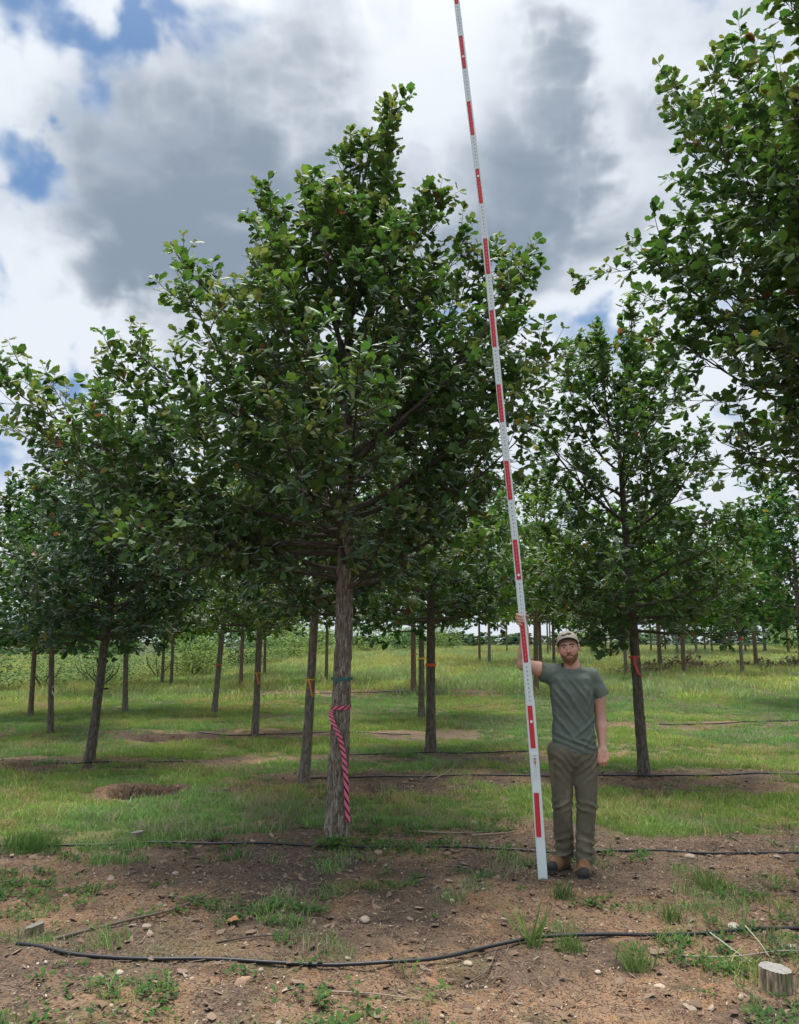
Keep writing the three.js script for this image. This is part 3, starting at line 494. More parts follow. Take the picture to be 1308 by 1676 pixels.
{
  const r = rng(61), near = [[], [], []], far = [[], []], dry = [];
  const tint = (x, d) => { const a = fbm2(x * 0.5 + 70, d * 0.5, 3), b = fbm2(x * 1.7 + 5, d * 1.7, 3), k = 0.8 + 0.5 * b, y = sstep(0.42, 0.62, a); return [k * mix(0.85, 1.25, y), k * mix(0.92, 1.08, y), k * mix(1.0, 0.9, y)]; };
  for (let i = 0; i < 46000; i++) {
    const d = 3.6 + 20 * Math.pow(r(), 0.8), x = (r() - 0.5) * (d * 1.12 + 1.2), b = bare(x, d); const n = fbm2(x * 1.5 + 11, d * 1.5, 3);
    if (r() > Math.pow(1 - b, 1.3) * 1.05 + (b > 0.5 && n > 0.6 ? 0.05 : 0)) continue;
    if (PITS.some(([px, pd, rx, rz]) => Math.hypot((x - px) / rx, (d - pd) / rz * (d < pd ? 0.55 : 1)) < 1.15)) continue;
    const thin = fbm2(x * 1.1 + 31, d * 1.6 + 4, 3); if (r() > sstep(0.30, 0.5, thin) * 0.8 + 0.25) continue;
    const s = { x, y: ground(x, -d), z: -d, ry: r() * 6.28, s: (0.5 + r() * 0.4) * mix(0.65, 1.05, sstep(0.35, 0.65, n)), c: tint(x, d) };
    (r() < 0.10 + 0.3 * sstep(0.55, 0.7, fbm2(x * 0.9 + 91, d * 1.2, 3)) ? dry : near[Math.floor(r() * 3)]).push(s);
  }
  for (let i = 0; i < 26000; i++) {
    const d = 22 + 56 * Math.pow(r(), 0.75), x = (r() - 0.5) * (d * 1.16 + 2); if (r() > 1.02 - bare(x, d)) continue;
    const n = fbm2(x * 0.4 + 11, d * 0.4, 3); far[r() < 0.72 ? 0 : 1].push({ x, y: ground(x, -d), z: -d, ry: r() * 6.28, s: (0.7 + r() * 0.7) * mix(0.75, 1.2, n), c: tint(x, d).map(e => e * 1.12) });  // far tufts lightened: sunlight on the open field put into their colour
  }
  const tg = [tuftGeo(1, 110, 0.18, 0.02, 0.10, 0.0032, 0.9, [G1, G2, G2, G3]), tuftGeo(2, 120, 0.2, 0.02, 0.075, 0.0034, 1.1, [G1, G1, G2, G4]), tuftGeo(3, 90, 0.16, 0.03, 0.14, 0.003, 0.8, [G2, G3, G1])];
  const words = ['fine green turf blades between the near tree rows', 'short dark green turf between the near tree rows', 'taller light green turf between the near tree rows'];
  near.forEach((l, k) => scatter('grass', words[k], 'grass', tg[k], grassMat, l));
  scatter('grass', 'dry straw-coloured blades mixed into the turf', 'grass', tuftGeo(4, 60, 0.18, 0.03, 0.16, 0.003, 1.2, [DRY, G3, DRY, [0.2, 0.14, 0.08]]), grassMat, dry);
  scatter('grass', 'bright green turf covering the far rising field', 'grass', tuftGeo(5, 90, 0.42, 0.04, 0.15, 0.010, 0.9, [G3, [0.27, 0.37, 0.10], G2, [0.22, 0.36, 0.075]]), grassMat, far[0]);
  scatter('grass', 'yellowish seeding grass on the far rising field', 'grass', tuftGeo(6, 60, 0.4, 0.08, 0.32, 0.009, 0.7, [[0.26, 0.28, 0.11], [0.3, 0.27, 0.12], G3]), grassMat, far[1]);
}

// ------------------------------------------------------------------ litter on the bare soil
{
  const r = rng(62), chips = [], leavesD = [], pebs = [], straw = [];
  const spot = (d0, d1) => { const d = mix(d0, d1, Math.pow(r(), 0.9)), x = (r() - 0.5) * (d * 1.06 + 0.8); return [x, d]; };
  for (let i = 0; i < 30000; i++) { const [x, d] = spot(3.6, 11.5); if (r() > bare(x, d) * (0.25 + sstep(0.4, 0.6, fbm2(x * 1.2, d * 1.2, 3)))) continue; const v = r(), c = v < 0.45 ? [0.10, 0.07, 0.05] : v < 0.8 ? [0.20, 0.15, 0.11] : v < 0.96 ? [0.30, 0.24, 0.18] : [0.42, 0.35, 0.27]; chips.push({ x, y: ground(x, -d) + 0.006, z: -d, rx: (r() - 0.5) * 0.7, ry: r() * 6.28, rz: (r() - 0.5) * 0.7, s: [0.006 + r() * r() * 0.026, 0.002 + r() * 0.003, 0.002 + r() * 0.005], c }); }
  for (let i = 0; i < 5000; i++) { const [x, d] = spot(3.6, 12); if (r() > bare(x, d) * 0.9) continue; const v = r(); leavesD.push({ x, y: ground(x, -d) + 0.012, z: -d, rx: -1.57 + (r() - 0.5) * 1.1, ry: (r() - 0.5) * 0.9, rz: r() * 6.28, s: 0.03 + r() * 0.05, c: v < 0.5 ? [0.13, 0.085, 0.052] : v < 0.88 ? [0.17, 0.12, 0.085] : v < 0.94 ? [0.26, 0.2, 0.155] : [0.10, 0.06, 0.04] }); }
  for (let i = 0; i < 1900; i++) { const [x, d] = spot(3.6, 9); if (r() > bare(x, d) * (0.2 + sstep(0.46, 0.62, fbm2(x * 1.1 + 50, d * 1.1, 4)) + 0.5 * sstep(5.2, 4, d))) continue; const v = r(), s = 0.003 + r() * r() * r() * 0.014; pebs.push({ x, y: ground(x, -d) + s * 0.35, z: -d, ry: r() * 6.28, rx: r(), s: [s * 1.3, s * 0.8, s], c: v < 0.6 ? [0.30, 0.225, 0.155] : v < 0.88 ? [0.40, 0.34, 0.27] : [0.30, 0.18, 0.11] }); }
  for (let i = 0; i < 9000; i++) { const [x, d] = spot(3.6, 12); if (r() > bare(x, d) * (0.15 + sstep(0.5, 0.65, fbm2(x * 1.4 + 77, d * 1.4, 3)))) continue; const v = r(); straw.push({ x, y: ground(x, -d) + 0.008 + r() * 0.012, z: -d, rx: (r() - 0.5) * 0.5, ry: r() * 6.28, rz: (r() - 0.5) * 0.3, s: [0.02 + r() * r() * 0.10, 0.0014 + r() * 0.0016, 0.0014 + r() * 0.0016], c: v < 0.5 ? [0.25, 0.195, 0.14] : v < 0.9 ? [0.14, 0.10, 0.075] : [0.38, 0.32, 0.25] }); }
  const white = std(1, 1, 1, 0.95);
  scatter('wood_chips', 'shredded bark and wood chips strewn over the bare soil', 'mulch', new THREE.BoxGeometry(1, 1, 1), white, chips);
  scatter('leaf_litter', 'curled dead brown leaves strewn over the bare soil', 'leaf litter', blade(t => obov(t) * 1.1, 5, 0.5, 0.5), new THREE.MeshStandardMaterial({ roughness: 0.95, side: THREE.DoubleSide }), leavesD);
  scatter('pebbles', 'small tan pebbles lying in the bare soil', 'pebbles', new THREE.IcosahedronGeometry(1, 1), white, pebs);
  scatter('straw', 'dry stems and thin twigs lying on the bare soil', 'straw', new THREE.BoxGeometry(1, 1, 1), white, straw);
}

{ // seedlings and thin runners of weed dotted over the soil
  const r = rng(63), a = [], b = [], L = []; for (let i = 0; i < 14; i++) { const t = r() * 6.28, q = 0.04 * r(); L.push({ x: Math.cos(t) * q, y: 0.004 + r() * 0.015, z: Math.sin(t) * q, ax: Math.cos(t), ay: 0.4 + r() * 0.8, az: Math.sin(t), nx: r() - 0.5, ny: 1, nz: r() - 0.5, s: 0.018 + r() * 0.022, c: tone([0.06, 0.125, 0.042], LIGHT, r() * 0.35) }); }
  for (let i = 0; i < 5200; i++) { const d = 3.6 + 5 * r(), x = (r() - 0.5) * (d * 1.06 + 0.8), n = fbm2(x * 1.25 + 140, d * 1.7 + 3, 4) + 0.06 * sstep(4.4, 3.8, d) * sstep(0.6, -0.4, x) + 0.05 * sstep(-0.6, -2, x); if (bare(x, d) < 0.3 || r() > sstep(0.52, 0.64, n) * 0.8 + 0.012) continue; (r() < 0.7 ? a : b).push({ x, y: ground(x, -d), z: -d, ry: r() * 6.28, s: 0.5 + r() * 0.9 }); }
  scatter('seedlings', 'small leafy weed seedlings dotted over the bare soil', 'weeds', bakeLeaves(L, () => fanLeaf([[0.25, 0.35], [0.28, 0.65]], 0.3)), matt, a);
  scatter('seedlings', 'thin grass seedlings dotted over the bare soil', 'weeds', tuftGeo(9, 16, 0.05, 0.03, 0.10, 0.0022, 1.0, [[0.08, 0.16, 0.045], G2, [0.2, 0.2, 0.09]]), grassMat, b);
}
// ------------------------------------------------------------------ weeds: separate clumps on the bare soil
const weedMat = matt, broad = blade(t => 0.30 * Math.sin(Math.PI * Math.pow(t, 0.8)), 4, 0.25, 0.3, 0.2), narrow = blade(t => 0.018 * Math.sin(Math.PI * Math.pow(t, 0.7)), 4, 0.3, 0.45, 0.03);
function weed(x, d, R, H, n, kind, col, label) {
  const r = rng(Math.round(x * 977 + d * 131) >>> 0), L = [], gy = ground(x, -d);
  if (kind !== 'grass' && n > 30) n *= 1.1; else if (n > 30) n *= 1.5;
  for (let i = 0; i < n; i++) {
    const a = r() * 6.283, q = R * Math.pow(r(), 0.75) * (0.6 + 0.8 * noise2(Math.cos(a) * 2 + x * 9, Math.sin(a) * 2 + d * 9)), px = Math.cos(a) * q, pz = Math.sin(a) * q * 0.7, up = kind === 'grass' ? 1.1 + r() : 0.25 + r() * 0.7, out = r() * 6.283, c = tone(col, LIGHT, r() * 0.4), v = 0.75 + r() * 0.5; if (kind === 'leafy' && n > 60 && noise2((x + px) * 11, (d - pz) * 11) < 0.47) continue;
    L.push({ x: px, y: ground(x + px, -d + pz) - gy + (kind === 'grass' ? -0.005 : r() * H * 0.6), z: pz, ax: Math.cos(out) * 0.7, ay: up, az: Math.sin(out) * 0.7, nx: (r() - 0.5), ny: 1, nz: (r() - 0.5) + (kind === 'grass' ? 1 : 0), s: kind === 'grass' ? H * (0.5 + r() * 0.6) : Math.min(H, 0.05) * (0.35 + 0.5 * r()), c: c.map(e => e * v) });
  }
  const T = thing('weed', label, 'weed', [x, gy, -d], 'weeds on the bare soil');
  part('foliage', bakeLeaves(L, () => kind === 'grass' ? narrow : broad), weedMat, T);
}
const WG = [0.075, 0.15, 0.045], WL = [0.055, 0.115, 0.042], WS = [0.13, 0.2, 0.06];
weed(-0.51, 6.86, 0.17, 0.12, 420, 'herb', [0.09, 0.18, 0.04], 'bright leafy weed at the foot of the tallest trunk');
weed(-1.28, 5.38, 0.30, 0.055, 420, 'leafy', WL, 'low spreading weed patch beside the long fallen twig');
weed(-2.42, 5.35, 0.34, 0.06, 420, 'leafy', WL, 'low weed patch against the left border');
weed(-1.98, 5.38, 0.07, 0.13, 16, 'leafy', [0.1, 0.2, 0.05], 'pale broad-leaved seedling at the left');
weed(-1.75, 5.0, 0.09, 0.06, 90, 'leafy', [0.11, 0.21, 0.04], 'small bright weed just above the left end of the nearest hose');
weed(-2.95, 6.75, 0.22, 0.16, 260, 'grass', WG, 'grass tuft on the left end of the hose behind');
weed(0.72, 4.69, 0.06, 0.24, 30, 'grass', WS, 'tallest grass tuft, standing on the nearest hose');
weed(1.2, 4.42, 0.09, 0.13, 60, 'grass', WS, 'round grass tuft right of the tallest tuft, below the hose');
weed(0.93, 4.66, 0.09, 0.10, 70, 'grass', [0.1, 0.19, 0.045], 'low tuft on the nearest hose beside the tallest tuft');
weed(2.08, 5.75, 0.2, 0.13, 110, 'grass', WS, 'weedy tuft right of the boots');
weed(2.2, 5.55, 0.16, 0.07, 150, 'leafy', WL, 'leafy weed in front of the tuft right of the boots');
weed(1.25, 5.38, 0.22, 0.06, 190, 'leafy', [0.05, 0.11, 0.035], 'dark low weed in front of the boots');
weed(1.05, 5.5, 0.08, 0.12, 50, 'grass', WL, 'thin tuft in front of the pole foot');
weed(-0.25, 5.72, 0.25, 0.08, 110, 'grass', [0.13, 0.16, 0.05], 'thin straw-green tuft left of the pole');
weed(-1.3, 4.06, 0.42, 0.07, 520, 'leafy', WL, 'broad weed patch along the bottom border at the left');
weed(-0.35, 4.02, 0.24, 0.09, 220, 'leafy', WL, 'weed patch at the bottom border left of centre');
weed(0.2, 4.1, 0.12, 0.10, 110, 'leafy', WG, 'small weed at the bottom border in the centre');
weed(-0.72, 4.36, 0.16, 0.05, 120, 'leafy', WL, 'weed just below the sagging middle of the nearest hose');
weed(1.62, 5.1, 0.06, 0.12, 40, 'grass', WG, 'little tuft above the nearest hose right of the boots');
weed(-2.3, 14.95, 0.12, 0.32, 130, 'leafy', [0.16, 0.27, 0.04], 'bright leafy shoot behind the light green tree');
weed(2.28, 4.22, 0.05, 0.06, 26, 'leafy', [0.2, 0.27, 0.14], 'pale weed beside the cut stump');

// ------------------------------------------------------------------ shrubs along the left border of the field, far wood, cut brush
function bush(x, d, R, H, n, cols, label, s = 0.1) {
  n = Math.round(n * 1.9); s *= 0.72;
  const r = rng(Math.round(x * 31 + d * 577) >>> 0), L = [], stems = new Acc();
  for (let k = 0; k < 4; k++) { const a = r() * 6.28; stems.tube([V(0, -0.05, 0), V(Math.cos(a) * R * 0.3, H * 0.25, Math.sin(a) * R * 0.3), V(Math.cos(a) * R * 0.35, H * 0.4, Math.sin(a) * R * 0.35)], [0.03, 0.02, 0.006], 4); }
  for (let i = 0; i < n; i++) { const a = r() * 6.28, u = Math.pow(r(), 0.45), e = r() * 1.5, lump = 0.72 + 0.5 * noise3(Math.cos(a) * 2 + x, e * 3, Math.sin(a) * 2 + d), q = R * u * Math.cos(e * 0.9) * lump; const v = 0.75 + r() * 0.5, c = cols[Math.floor(r() * cols.length)]; L.push({ x: Math.cos(a) * q, y: 0.05 + H * u * Math.sin(e) * lump * 1.1 + r() * 0.2, z: Math.sin(a) * q, ax: Math.cos(a), ay: r() - 0.1, az: Math.sin(a), nx: r() - 0.5, ny: 1, nz: r() - 0.5, s: s * (0.7 + r() * 0.8), c: c.map(e2 => e2 * v) }); }
  const T = thing('shrub', label, 'shrub', [x, ground(x, -d), -d], 'shrubs along the edge of the field');
  part('stem', stems.geo(), twigBark, T); part('foliage', bakeLeaves(L, () => diamond[0]), matt, T);
}
const SA = [[0.10, 0.19, 0.055], [0.08, 0.15, 0.045]], SB = [[0.19, 0.27, 0.07], [0.14, 0.22, 0.055]], SC = [[0.05, 0.11, 0.04], [0.065, 0.135, 0.045]];
bush(-13.4, 25.5, 1.5, 1.9, 1700, SC, 'dark feathery shrub at the left border', 0.13);
bush(-12.0, 27.5, 1.6, 1.7, 1500, SA, 'green shrub behind the slim string-tied trunk');
bush(-10.4, 28.5, 1.7, 1.9, 1500, SA, 'green shrub just left of the dark leaning trunk');
bush(-11.8, 31.5, 2.1, 2.4, 1700, SC, 'taller dark shrub behind the dark leaning trunk');
bush(-9.9, 33.5, 1.9, 2.3, 1500, SA, 'leafy shrub right of the dark leaning trunk');
bush(-8.4, 33, 1.6, 1.5, 1200, SB, 'pale yellow-green shrub behind the close pair of trunks', 0.15);
bush(-9.0, 37.5, 2.2, 2.5, 1600, SC, 'tall shrub farther back behind the close pair of trunks', 0.16);
bush(-7.2, 39, 2.0, 1.9, 1300, SA, 'shrub left of the grey leaning tree', 0.16);
bush(-6.2, 44, 2.2, 2.0, 1300, SB, 'light shrub behind the grey leaning tree', 0.18);
bush(-5.6, 50, 2.4, 1.9, 1200, SB, 'light shrub behind the leafy shoot', 0.2);
bush(-2.6, 56, 2.4, 2.0, 1200, SB, 'yellowish shrub on the crest right behind the tallest trunk', 0.2);
bush(0.2, 60, 2.2, 1.7, 1100, SA, 'shrub on the crest left of the three trunks', 0.2);
bush(3.3, 63, 2.2, 1.9, 1100, SB, 'shrub on the crest between the orange band and the pole', 0.2);
bush(15.5, 66, 2.4, 1.7, 1100, SB, 'bright shrub on the crest right of the cap', 0.22);
bush(34, 66, 3.2, 3.0, 1500, SC, 'dark shrub on the crest at the far right', 0.24);
bush(30, 62, 2.0, 1.5, 900, SB, 'light shrub on the crest near the broad pale trunk', 0.22);
{
  const r = rng(88), L = [];
  for (let k = 0; k < 230; k++) {
    const x = -60 + k * 0.78 + r() * 2, d = 95 + r() * 40, gy = lay(x, d), H = 2.3 - gy + 1.6 * (fbm2(x * 0.09 + 4, 3, 3) - 0.5) + r() * 1.1 + (d - 95) * 0.01 + 1.6 * sstep(-6, -20, x) + 1.8 * sstep(34, 46, x), W = 1.6 + r() * 1.6, pine = r() < 0.4;
    for (let i = 0; i < 230; i++) { const a = r() * 6.28, t = Math.pow(r(), 0.7), q = W * (pine ? (1 - t) * 1.1 + 0.1 : Math.sqrt(1 - t * t * 0.9)) * (0.5 + 0.5 * r()), c = pine ? [0.035, 0.07, 0.04] : [0.06, 0.11, 0.04], v = 0.7 + r() * 0.6; L.push({ x: x + Math.cos(a) * q, y: gy - 0.5 + H * t, z: -d + Math.sin(a) * q, ax: Math.cos(a), ay: 0.5 * r(), az: Math.sin(a), nx: r() - 0.5, ny: 1, nz: r() - 0.5, s: 0.6 + r() * 0.5, c: c.map(e => e * v) }); }
  }
  tag(part('far_wood', bakeLeaves(L, () => diamond[0]), matt), 'dark far-off wood beyond the crest of the field', 'wood', null, 'stuff');
}
function brush(x, d, R, H, n, label) {
  const r = rng(Math.round(x * 91 + d * 17)), A = new Acc(), L = [];
  for (let i = 0; i < n; i++) { const px = (r() - 0.5) * 2 * R, pz = (r() - 0.5) * R * 0.6, a = r() * 6.28, h = H * r(); A.tube([V(px, h * 0.3, pz), V(px + Math.cos(a) * 0.35, h * 0.7 + 0.05, pz + Math.sin(a) * 0.3), V(px + Math.cos(a) * 0.7, h, pz + Math.sin(a) * 0.5)], [0.02, 0.014, 0.005], 4); for (let k = 0; k < 9; k++) L.push({ x: px + Math.cos(a) * 0.7 * r(), y: h * (0.4 + r() * 0.6), z: pz + Math.sin(a) * 0.5 * r(), ax: r() - 0.5, ay: r() - 0.5, az: r() - 0.5, nx: r() - 0.5, ny: 1, nz: r() - 0.5, s: 0.13 + r() * 0.08, c: r() < 0.5 ? [0.12, 0.085, 0.05] : [0.2, 0.17, 0.1] }); }
  const T = thing('brush_pile', label, 'brush', [x, ground(x, -d), -d], 'heaps of cut branches on the field'); part('branch', A.geo(), twigBark, T); part('dead_leaves', bakeLeaves(L, () => diamond[0]), matt, T);
}
brush(11.4, 33.5, 1.5, 0.35, 46, 'long heap of cut branches in front of the thick pale trunk');
brush(12.7, 36.5, 0.6, 0.75, 18, 'upright tangle of cut branches right of the long heap');
brush(15.8, 34.5, 0.9, 0.4, 24, 'low heap of cut branches by the dark trunk at the right');
brush(17.4, 34.8, 0.6, 0.7, 18, 'tangle of cut branches at the far right of the field');
brush(8.9, 30.4, 0.7, 0.3, 16, 'small heap of cut branches left of the red ribbon trunk');
// ------------------------------------------------------------------ solid shapes from distance fields
function netMesh(f, lo, hi, h) {       // surface nets over a box
  const n = [0, 1, 2].map(k => Math.ceil((hi[k] - lo[k]) / h) + 1), [nx, ny, nz] = n, F = new Float32Array(nx * ny * nz);
  for (let k = 0, q = 0; k < nz; k++) for (let j = 0; j < ny; j++) for (let i = 0; i < nx; i++) F[q++] = f(lo[0] + i * h, lo[1] + j * h, lo[2] + k * h);
  const id = new Int32Array(nx * ny * nz).fill(-1), P = [], I = [], sx = 1, sy = nx, sz = nx * ny, off = [0, sx, sy, sx + sy, sz, sx + sz, sy + sz, sx + sy + sz];
  const E = [[0, 1], [2, 3], [4, 5], [6, 7], [0, 2], [1, 3], [4, 6], [5, 7], [0, 4], [1, 5], [2, 6], [3, 7]];
  for (let k = 0; k < nz - 1; k++) for (let j = 0; j < ny - 1; j++) for (let i = 0; i < nx - 1; i++) {
    const q = i + j * sy + k * sz; let m = 0; for (let e = 0; e < 8; e++) if (F[q + off[e]] < 0) m |= 1 << e;
    if (m === 0 || m === 255) continue;
    let x = 0, y = 0, z = 0, c = 0;
    for (const [a, b] of E) { const fa = F[q + off[a]], fb = F[q + off[b]]; if ((fa < 0) === (fb < 0)) continue; const t = fa / (fa - fb); x += mix(a & 1, b & 1, t); y += mix((a >> 1) & 1, (b >> 1) & 1, t); z += mix((a >> 2) & 1, (b >> 2) & 1, t); c++; }
    id[q] = P.length / 3; P.push(lo[0] + (i + x / c) * h, lo[1] + (j + y / c) * h, lo[2] + (k + z / c) * h);
  }
  const quad = (a, b, c, d, fl) => { if (a < 0 || b < 0 || c < 0 || d < 0) return; if (fl) I.push(a, b, c, a, c, d); else I.push(a, c, b, a, d, c); };
  for (let k = 1; k < nz - 1; k++) for (let j = 1; j < ny - 1; j++) for (let i = 1; i < nx - 1; i++) {
    const q = i + j * sy + k * sz, s = F[q] < 0;
    if (s !== F[q + sx] < 0) quad(id[q - sy - sz], id[q - sz], id[q], id[q - sy], s);
    if (s !== F[q + sy] < 0) quad(id[q - sx - sz], id[q - sx], id[q], id[q - sz], s);
    if (s !== F[q + sz] < 0) quad(id[q - sx - sy], id[q - sy], id[q], id[q - sx], s);
  }
  const g = new THREE.BufferGeometry(); g.setAttribute('position', new THREE.Float32BufferAttribute(P, 3)); g.setIndex(I); g.computeVertexNormals(); return g;
}
const smin = (a, b, k) => { const h = Math.max(k - Math.abs(a - b), 0) / k; return Math.min(a, b) - h * h * k * 0.25; };
const smax = (a, b, k) => -smin(-a, -b, k);
function cone(x, y, z, a, b, r1, r2) { const bx = b[0] - a[0], by = b[1] - a[1], bz = b[2] - a[2], px = x - a[0], py = y - a[1], pz = z - a[2], t = clamp((px * bx + py * by + pz * bz) / (bx * bx + by * by + bz * bz)); return Math.hypot(px - bx * t, py - by * t, pz - bz * t) - mix(r1, r2, t); }
const ell = (x, y, z, c, r) => { const u = (x - c[0]) / r[0], v = (y - c[1]) / r[1], w = (z - c[2]) / r[2], k = Math.hypot(u, v, w); return (k - 1) * Math.min(r[0], r[1], r[2]) * (k > 1 ? 1 : 1); };
function tint(g, f) { const p = g.attributes.position, c = new Float32Array(p.count * 3); for (let i = 0; i < p.count; i++) c.set(f(p.getX(i), p.getY(i), p.getZ(i)), i * 3); g.setAttribute('color', new THREE.BufferAttribute(c, 3)); return g; }
const cloth = (rough, more) => new THREE.MeshPhysicalMaterial({ vertexColors: true, roughness: rough, sheen: 0.3, sheenRoughness: 0.7, ...more });

// ------------------------------------------------------------------ the man holding the pole (origin between his feet, facing the camera, +x towards his left)
{
  const MX = 1.28, MZ = -6.15, man = thing('person', 'bearded man in a tan cap, grey-green T-shirt and olive trousers holding up the pole', 'person', [MX, ground(MX, MZ), MZ]);
  const SH_R = [-0.125, 1.425, -0.025], EL_R = [-0.352, 1.492, 0.045], WR_R = [-0.338, 1.752, 0.085], SH_L = [0.182, 1.395, -0.01], EL_L = [0.229, 1.09, -0.035], WR_L = [0.222, 0.9, 0.02];
  const PX = -0.367, PZ = 0.15;           // the pole where the raised hand holds it
  // --- head frame: turned a little to his right, chin tipped to his left
  const HC = V(-0.006, 1.618, 0.02), HM = new THREE.Matrix4().makeRotationFromEuler(new THREE.Euler(0.02, -0.2, 0.12, 'ZYX')).setPosition(HC), HI = HM.clone().invert();
  const headSkin = (x, y, z) => {
    const ax = Math.abs(x);
    let d = ell(x, y, z, [0, 0.022, -0.012], [0.073, 0.092, 0.09]);
    d = smin(d, ell(x, y, z, [0, -0.04, 0.022], [0.058, 0.072, 0.062]), 0.04);
    d = smin(d, Math.hypot(x, y + 0.092, z - 0.05) - 0.024, 0.04);
    d = smin(d, ell(ax, y, z, [0.037, -0.022, 0.06], [0.026, 0.022, 0.024]), 0.022);
    d = smin(d, cone(ax, y, z, [0.008, 0.03, 0.076], [0.042, 0.03, 0.062], 0.011, 0.009), 0.014);
    d = smax(d, -(Math.hypot(ax - 0.031, y - 0.008, z - 0.098) - 0.02), 0.014);
    d = smin(d, cone(ax, y, z, [0.02, 0.0125, 0.078], [0.042, 0.0105, 0.069], 0.0078, 0.0066), 0.005);
    d = smin(d, cone(ax, y, z, [0.02, 0.0008, 0.078], [0.042, 0.0008, 0.069], 0.0076, 0.0066), 0.006);
    d = smin(d, cone(x, y, z, [0, 0.02, 0.078], [0, -0.024, 0.103], 0.008, 0.0125), 0.012);
    d = smin(d, Math.hypot(ax - 0.012, y + 0.028, z - 0.09) - 0.009, 0.008);
    d = smin(d, cone(ax, y, z, [0, -0.062, 0.083], [0.02, -0.060, 0.074], 0.008, 0.005), 0.008);
    d = smin(d, ell(ax, y, z, [0.077, -0.008, -0.006], [0.011, 0.03, 0.017]), 0.008);
    d = smin(d, cone(x, y, z, [0, -0.06, -0.022], [0.015, -0.2, -0.035], 0.056, 0.06), 0.025);
    return d;
  };
  const head = netMesh(headSkin, [-0.1, -0.2, -0.115], [0.1, 0.125, 0.13], 0.0032).applyMatrix4(HM);
  // --- hands
  const fingerPath = (x, y, z, P, R) => { let d = 9; for (let i = 0; i < P.length - 1; i++) d = Math.min(d, cone(x, y, z, P[i], P[i + 1], R[i], R[i + 1])); return d; };
  const RF = [0, 1, 2, 3].map(k => { const y = 1.862 - k * 0.0205, o = [0.002, -0.003, 0, 0.005][k]; return [[PX - 0.012, y - 0.002, 0.106], [PX - 0.036 + o, y, 0.121], [PX - 0.040 + o, y - 0.006, 0.152], [PX - 0.030 + o * 0.5, y - 0.011, 0.181], [PX - [0.008, 0.002, 0, 0.012][k], y - 0.016, 0.184]]; });
  const RT = [[PX + 0.028, 1.80, 0.098], [PX + 0.040, 1.828, 0.118], [PX + 0.041, 1.846, 0.148], [PX + 0.026, 1.852, 0.178]];
  const handR = (x, y, z) => {
    let d = cone(x, y, z, [PX + 0.014, 1.795, 0.094], [PX + 0.004, 1.85, 0.099], 0.024, 0.021); d = smin(d, cone(x, y, z, [PX - 0.012, 1.80, 0.098], [PX - 0.014, 1.855, 0.101], 0.017, 0.016), 0.02);
    d = smin(d, cone(x, y, z, WR_R, [PX + 0.012, 1.80, 0.093], 0.027, 0.026), 0.02); d = smin(d, cone(x, y, z, [PX + 0.022, 1.785, 0.096], RT[0], 0.02, 0.016), 0.012);
    for (const f of RF) d = smin(d, fingerPath(x, y, z, f, [0.010, 0.0102, 0.0095, 0.009, 0.0078]), 0.005);
    return smin(d, fingerPath(x, y, z, RT, [0.014, 0.0118, 0.0105, 0.0085]), 0.006);
  };
  const rightHand = netMesh(handR, [-0.47, 1.735, 0.02], [-0.28, 1.9, 0.21], 0.003);
  const LF = [0, 1, 2, 3].map(k => { const x = 0.199 + k * 0.0175, l = [0.90, 0.96, 0.92, 0.76][k], y = 0.822 + [0, 0.002, 0.003, 0.008][k], s = [-0.003, -0.001, -0.002, -0.005][k]; return [[x, y + 0.012, 0.052], [x + s, y - 0.036 * l, 0.066], [x + s * 1.6, y - 0.064 * l, 0.048], [x + s * 1.9, y - 0.066 * l, 0.024]]; });
  const LT = [[0.196, 0.868, 0.04], [0.180, 0.838, 0.055], [0.176, 0.808, 0.058], [0.181, 0.782, 0.053]];
  const handL = (x, y, z) => {
    let d = cone(x, y, z, [0.214, 0.872, 0.03], [0.204, 0.832, 0.048], 0.022, 0.0165); d = smin(d, cone(x, y, z, [0.232, 0.872, 0.03], [0.25, 0.836, 0.046], 0.02, 0.015), 0.016); d = smin(d, cone(x, y, z, [0.224, 0.87, 0.03], [0.228, 0.832, 0.048], 0.02, 0.017), 0.016);
    d = smin(d, cone(x, y, z, WR_L, [0.223, 0.873, 0.03], 0.027, 0.025), 0.018);
    for (const f of LF) d = smin(d, fingerPath(x, y, z, f, [0.0102, 0.0095, 0.0088, 0.0078]), 0.003);
    return smin(d, fingerPath(x, y, z, LT, [0.016, 0.0125, 0.0105, 0.009]), 0.008);
  };
  const leftHand = netMesh(handL, [0.15, 0.715, -0.02], [0.29, 0.915, 0.1], 0.003);
  // --- arms, neck root, trunk and legs under the clothes
  const bodyF = (x, y, z) => {
    let d = cone(x, y, z, [0.0, 0.95, 0], [0.01, 1.3, -0.01], 0.085, 0.09);
    d = smin(d, cone(x, y, z, [0.01, 1.36, -0.015], [0.009, 1.47, -0.012], 0.07, 0.053), 0.05);
    d = smin(d, cone(x, y, z, SH_R, [-0.235, 1.458, 0.01], 0.052, 0.052), 0.05); d = smin(d, cone(x, y, z, [-0.235, 1.458, 0.01], EL_R, 0.053, 0.042), 0.02);
    d = smin(d, cone(x, y, z, EL_R, [-0.348, 1.57, 0.06], 0.043, 0.045), 0.02); d = smin(d, cone(x, y, z, [-0.348, 1.57, 0.06], WR_R, 0.045, 0.027), 0.015);
    d = smin(d, cone(x, y, z, SH_L, [0.216, 1.24, -0.018], 0.052, 0.048), 0.05); d = smin(d, cone(x, y, z, [0.216, 1.24, -0.018], EL_L, 0.047, 0.039), 0.02); d = smin(d, cone(x, y, z, EL_L, [0.230, 1.03, -0.018], 0.040, 0.0425), 0.02); d = smin(d, cone(x, y, z, [0.230, 1.03, -0.018], WR_L, 0.042, 0.027), 0.015);
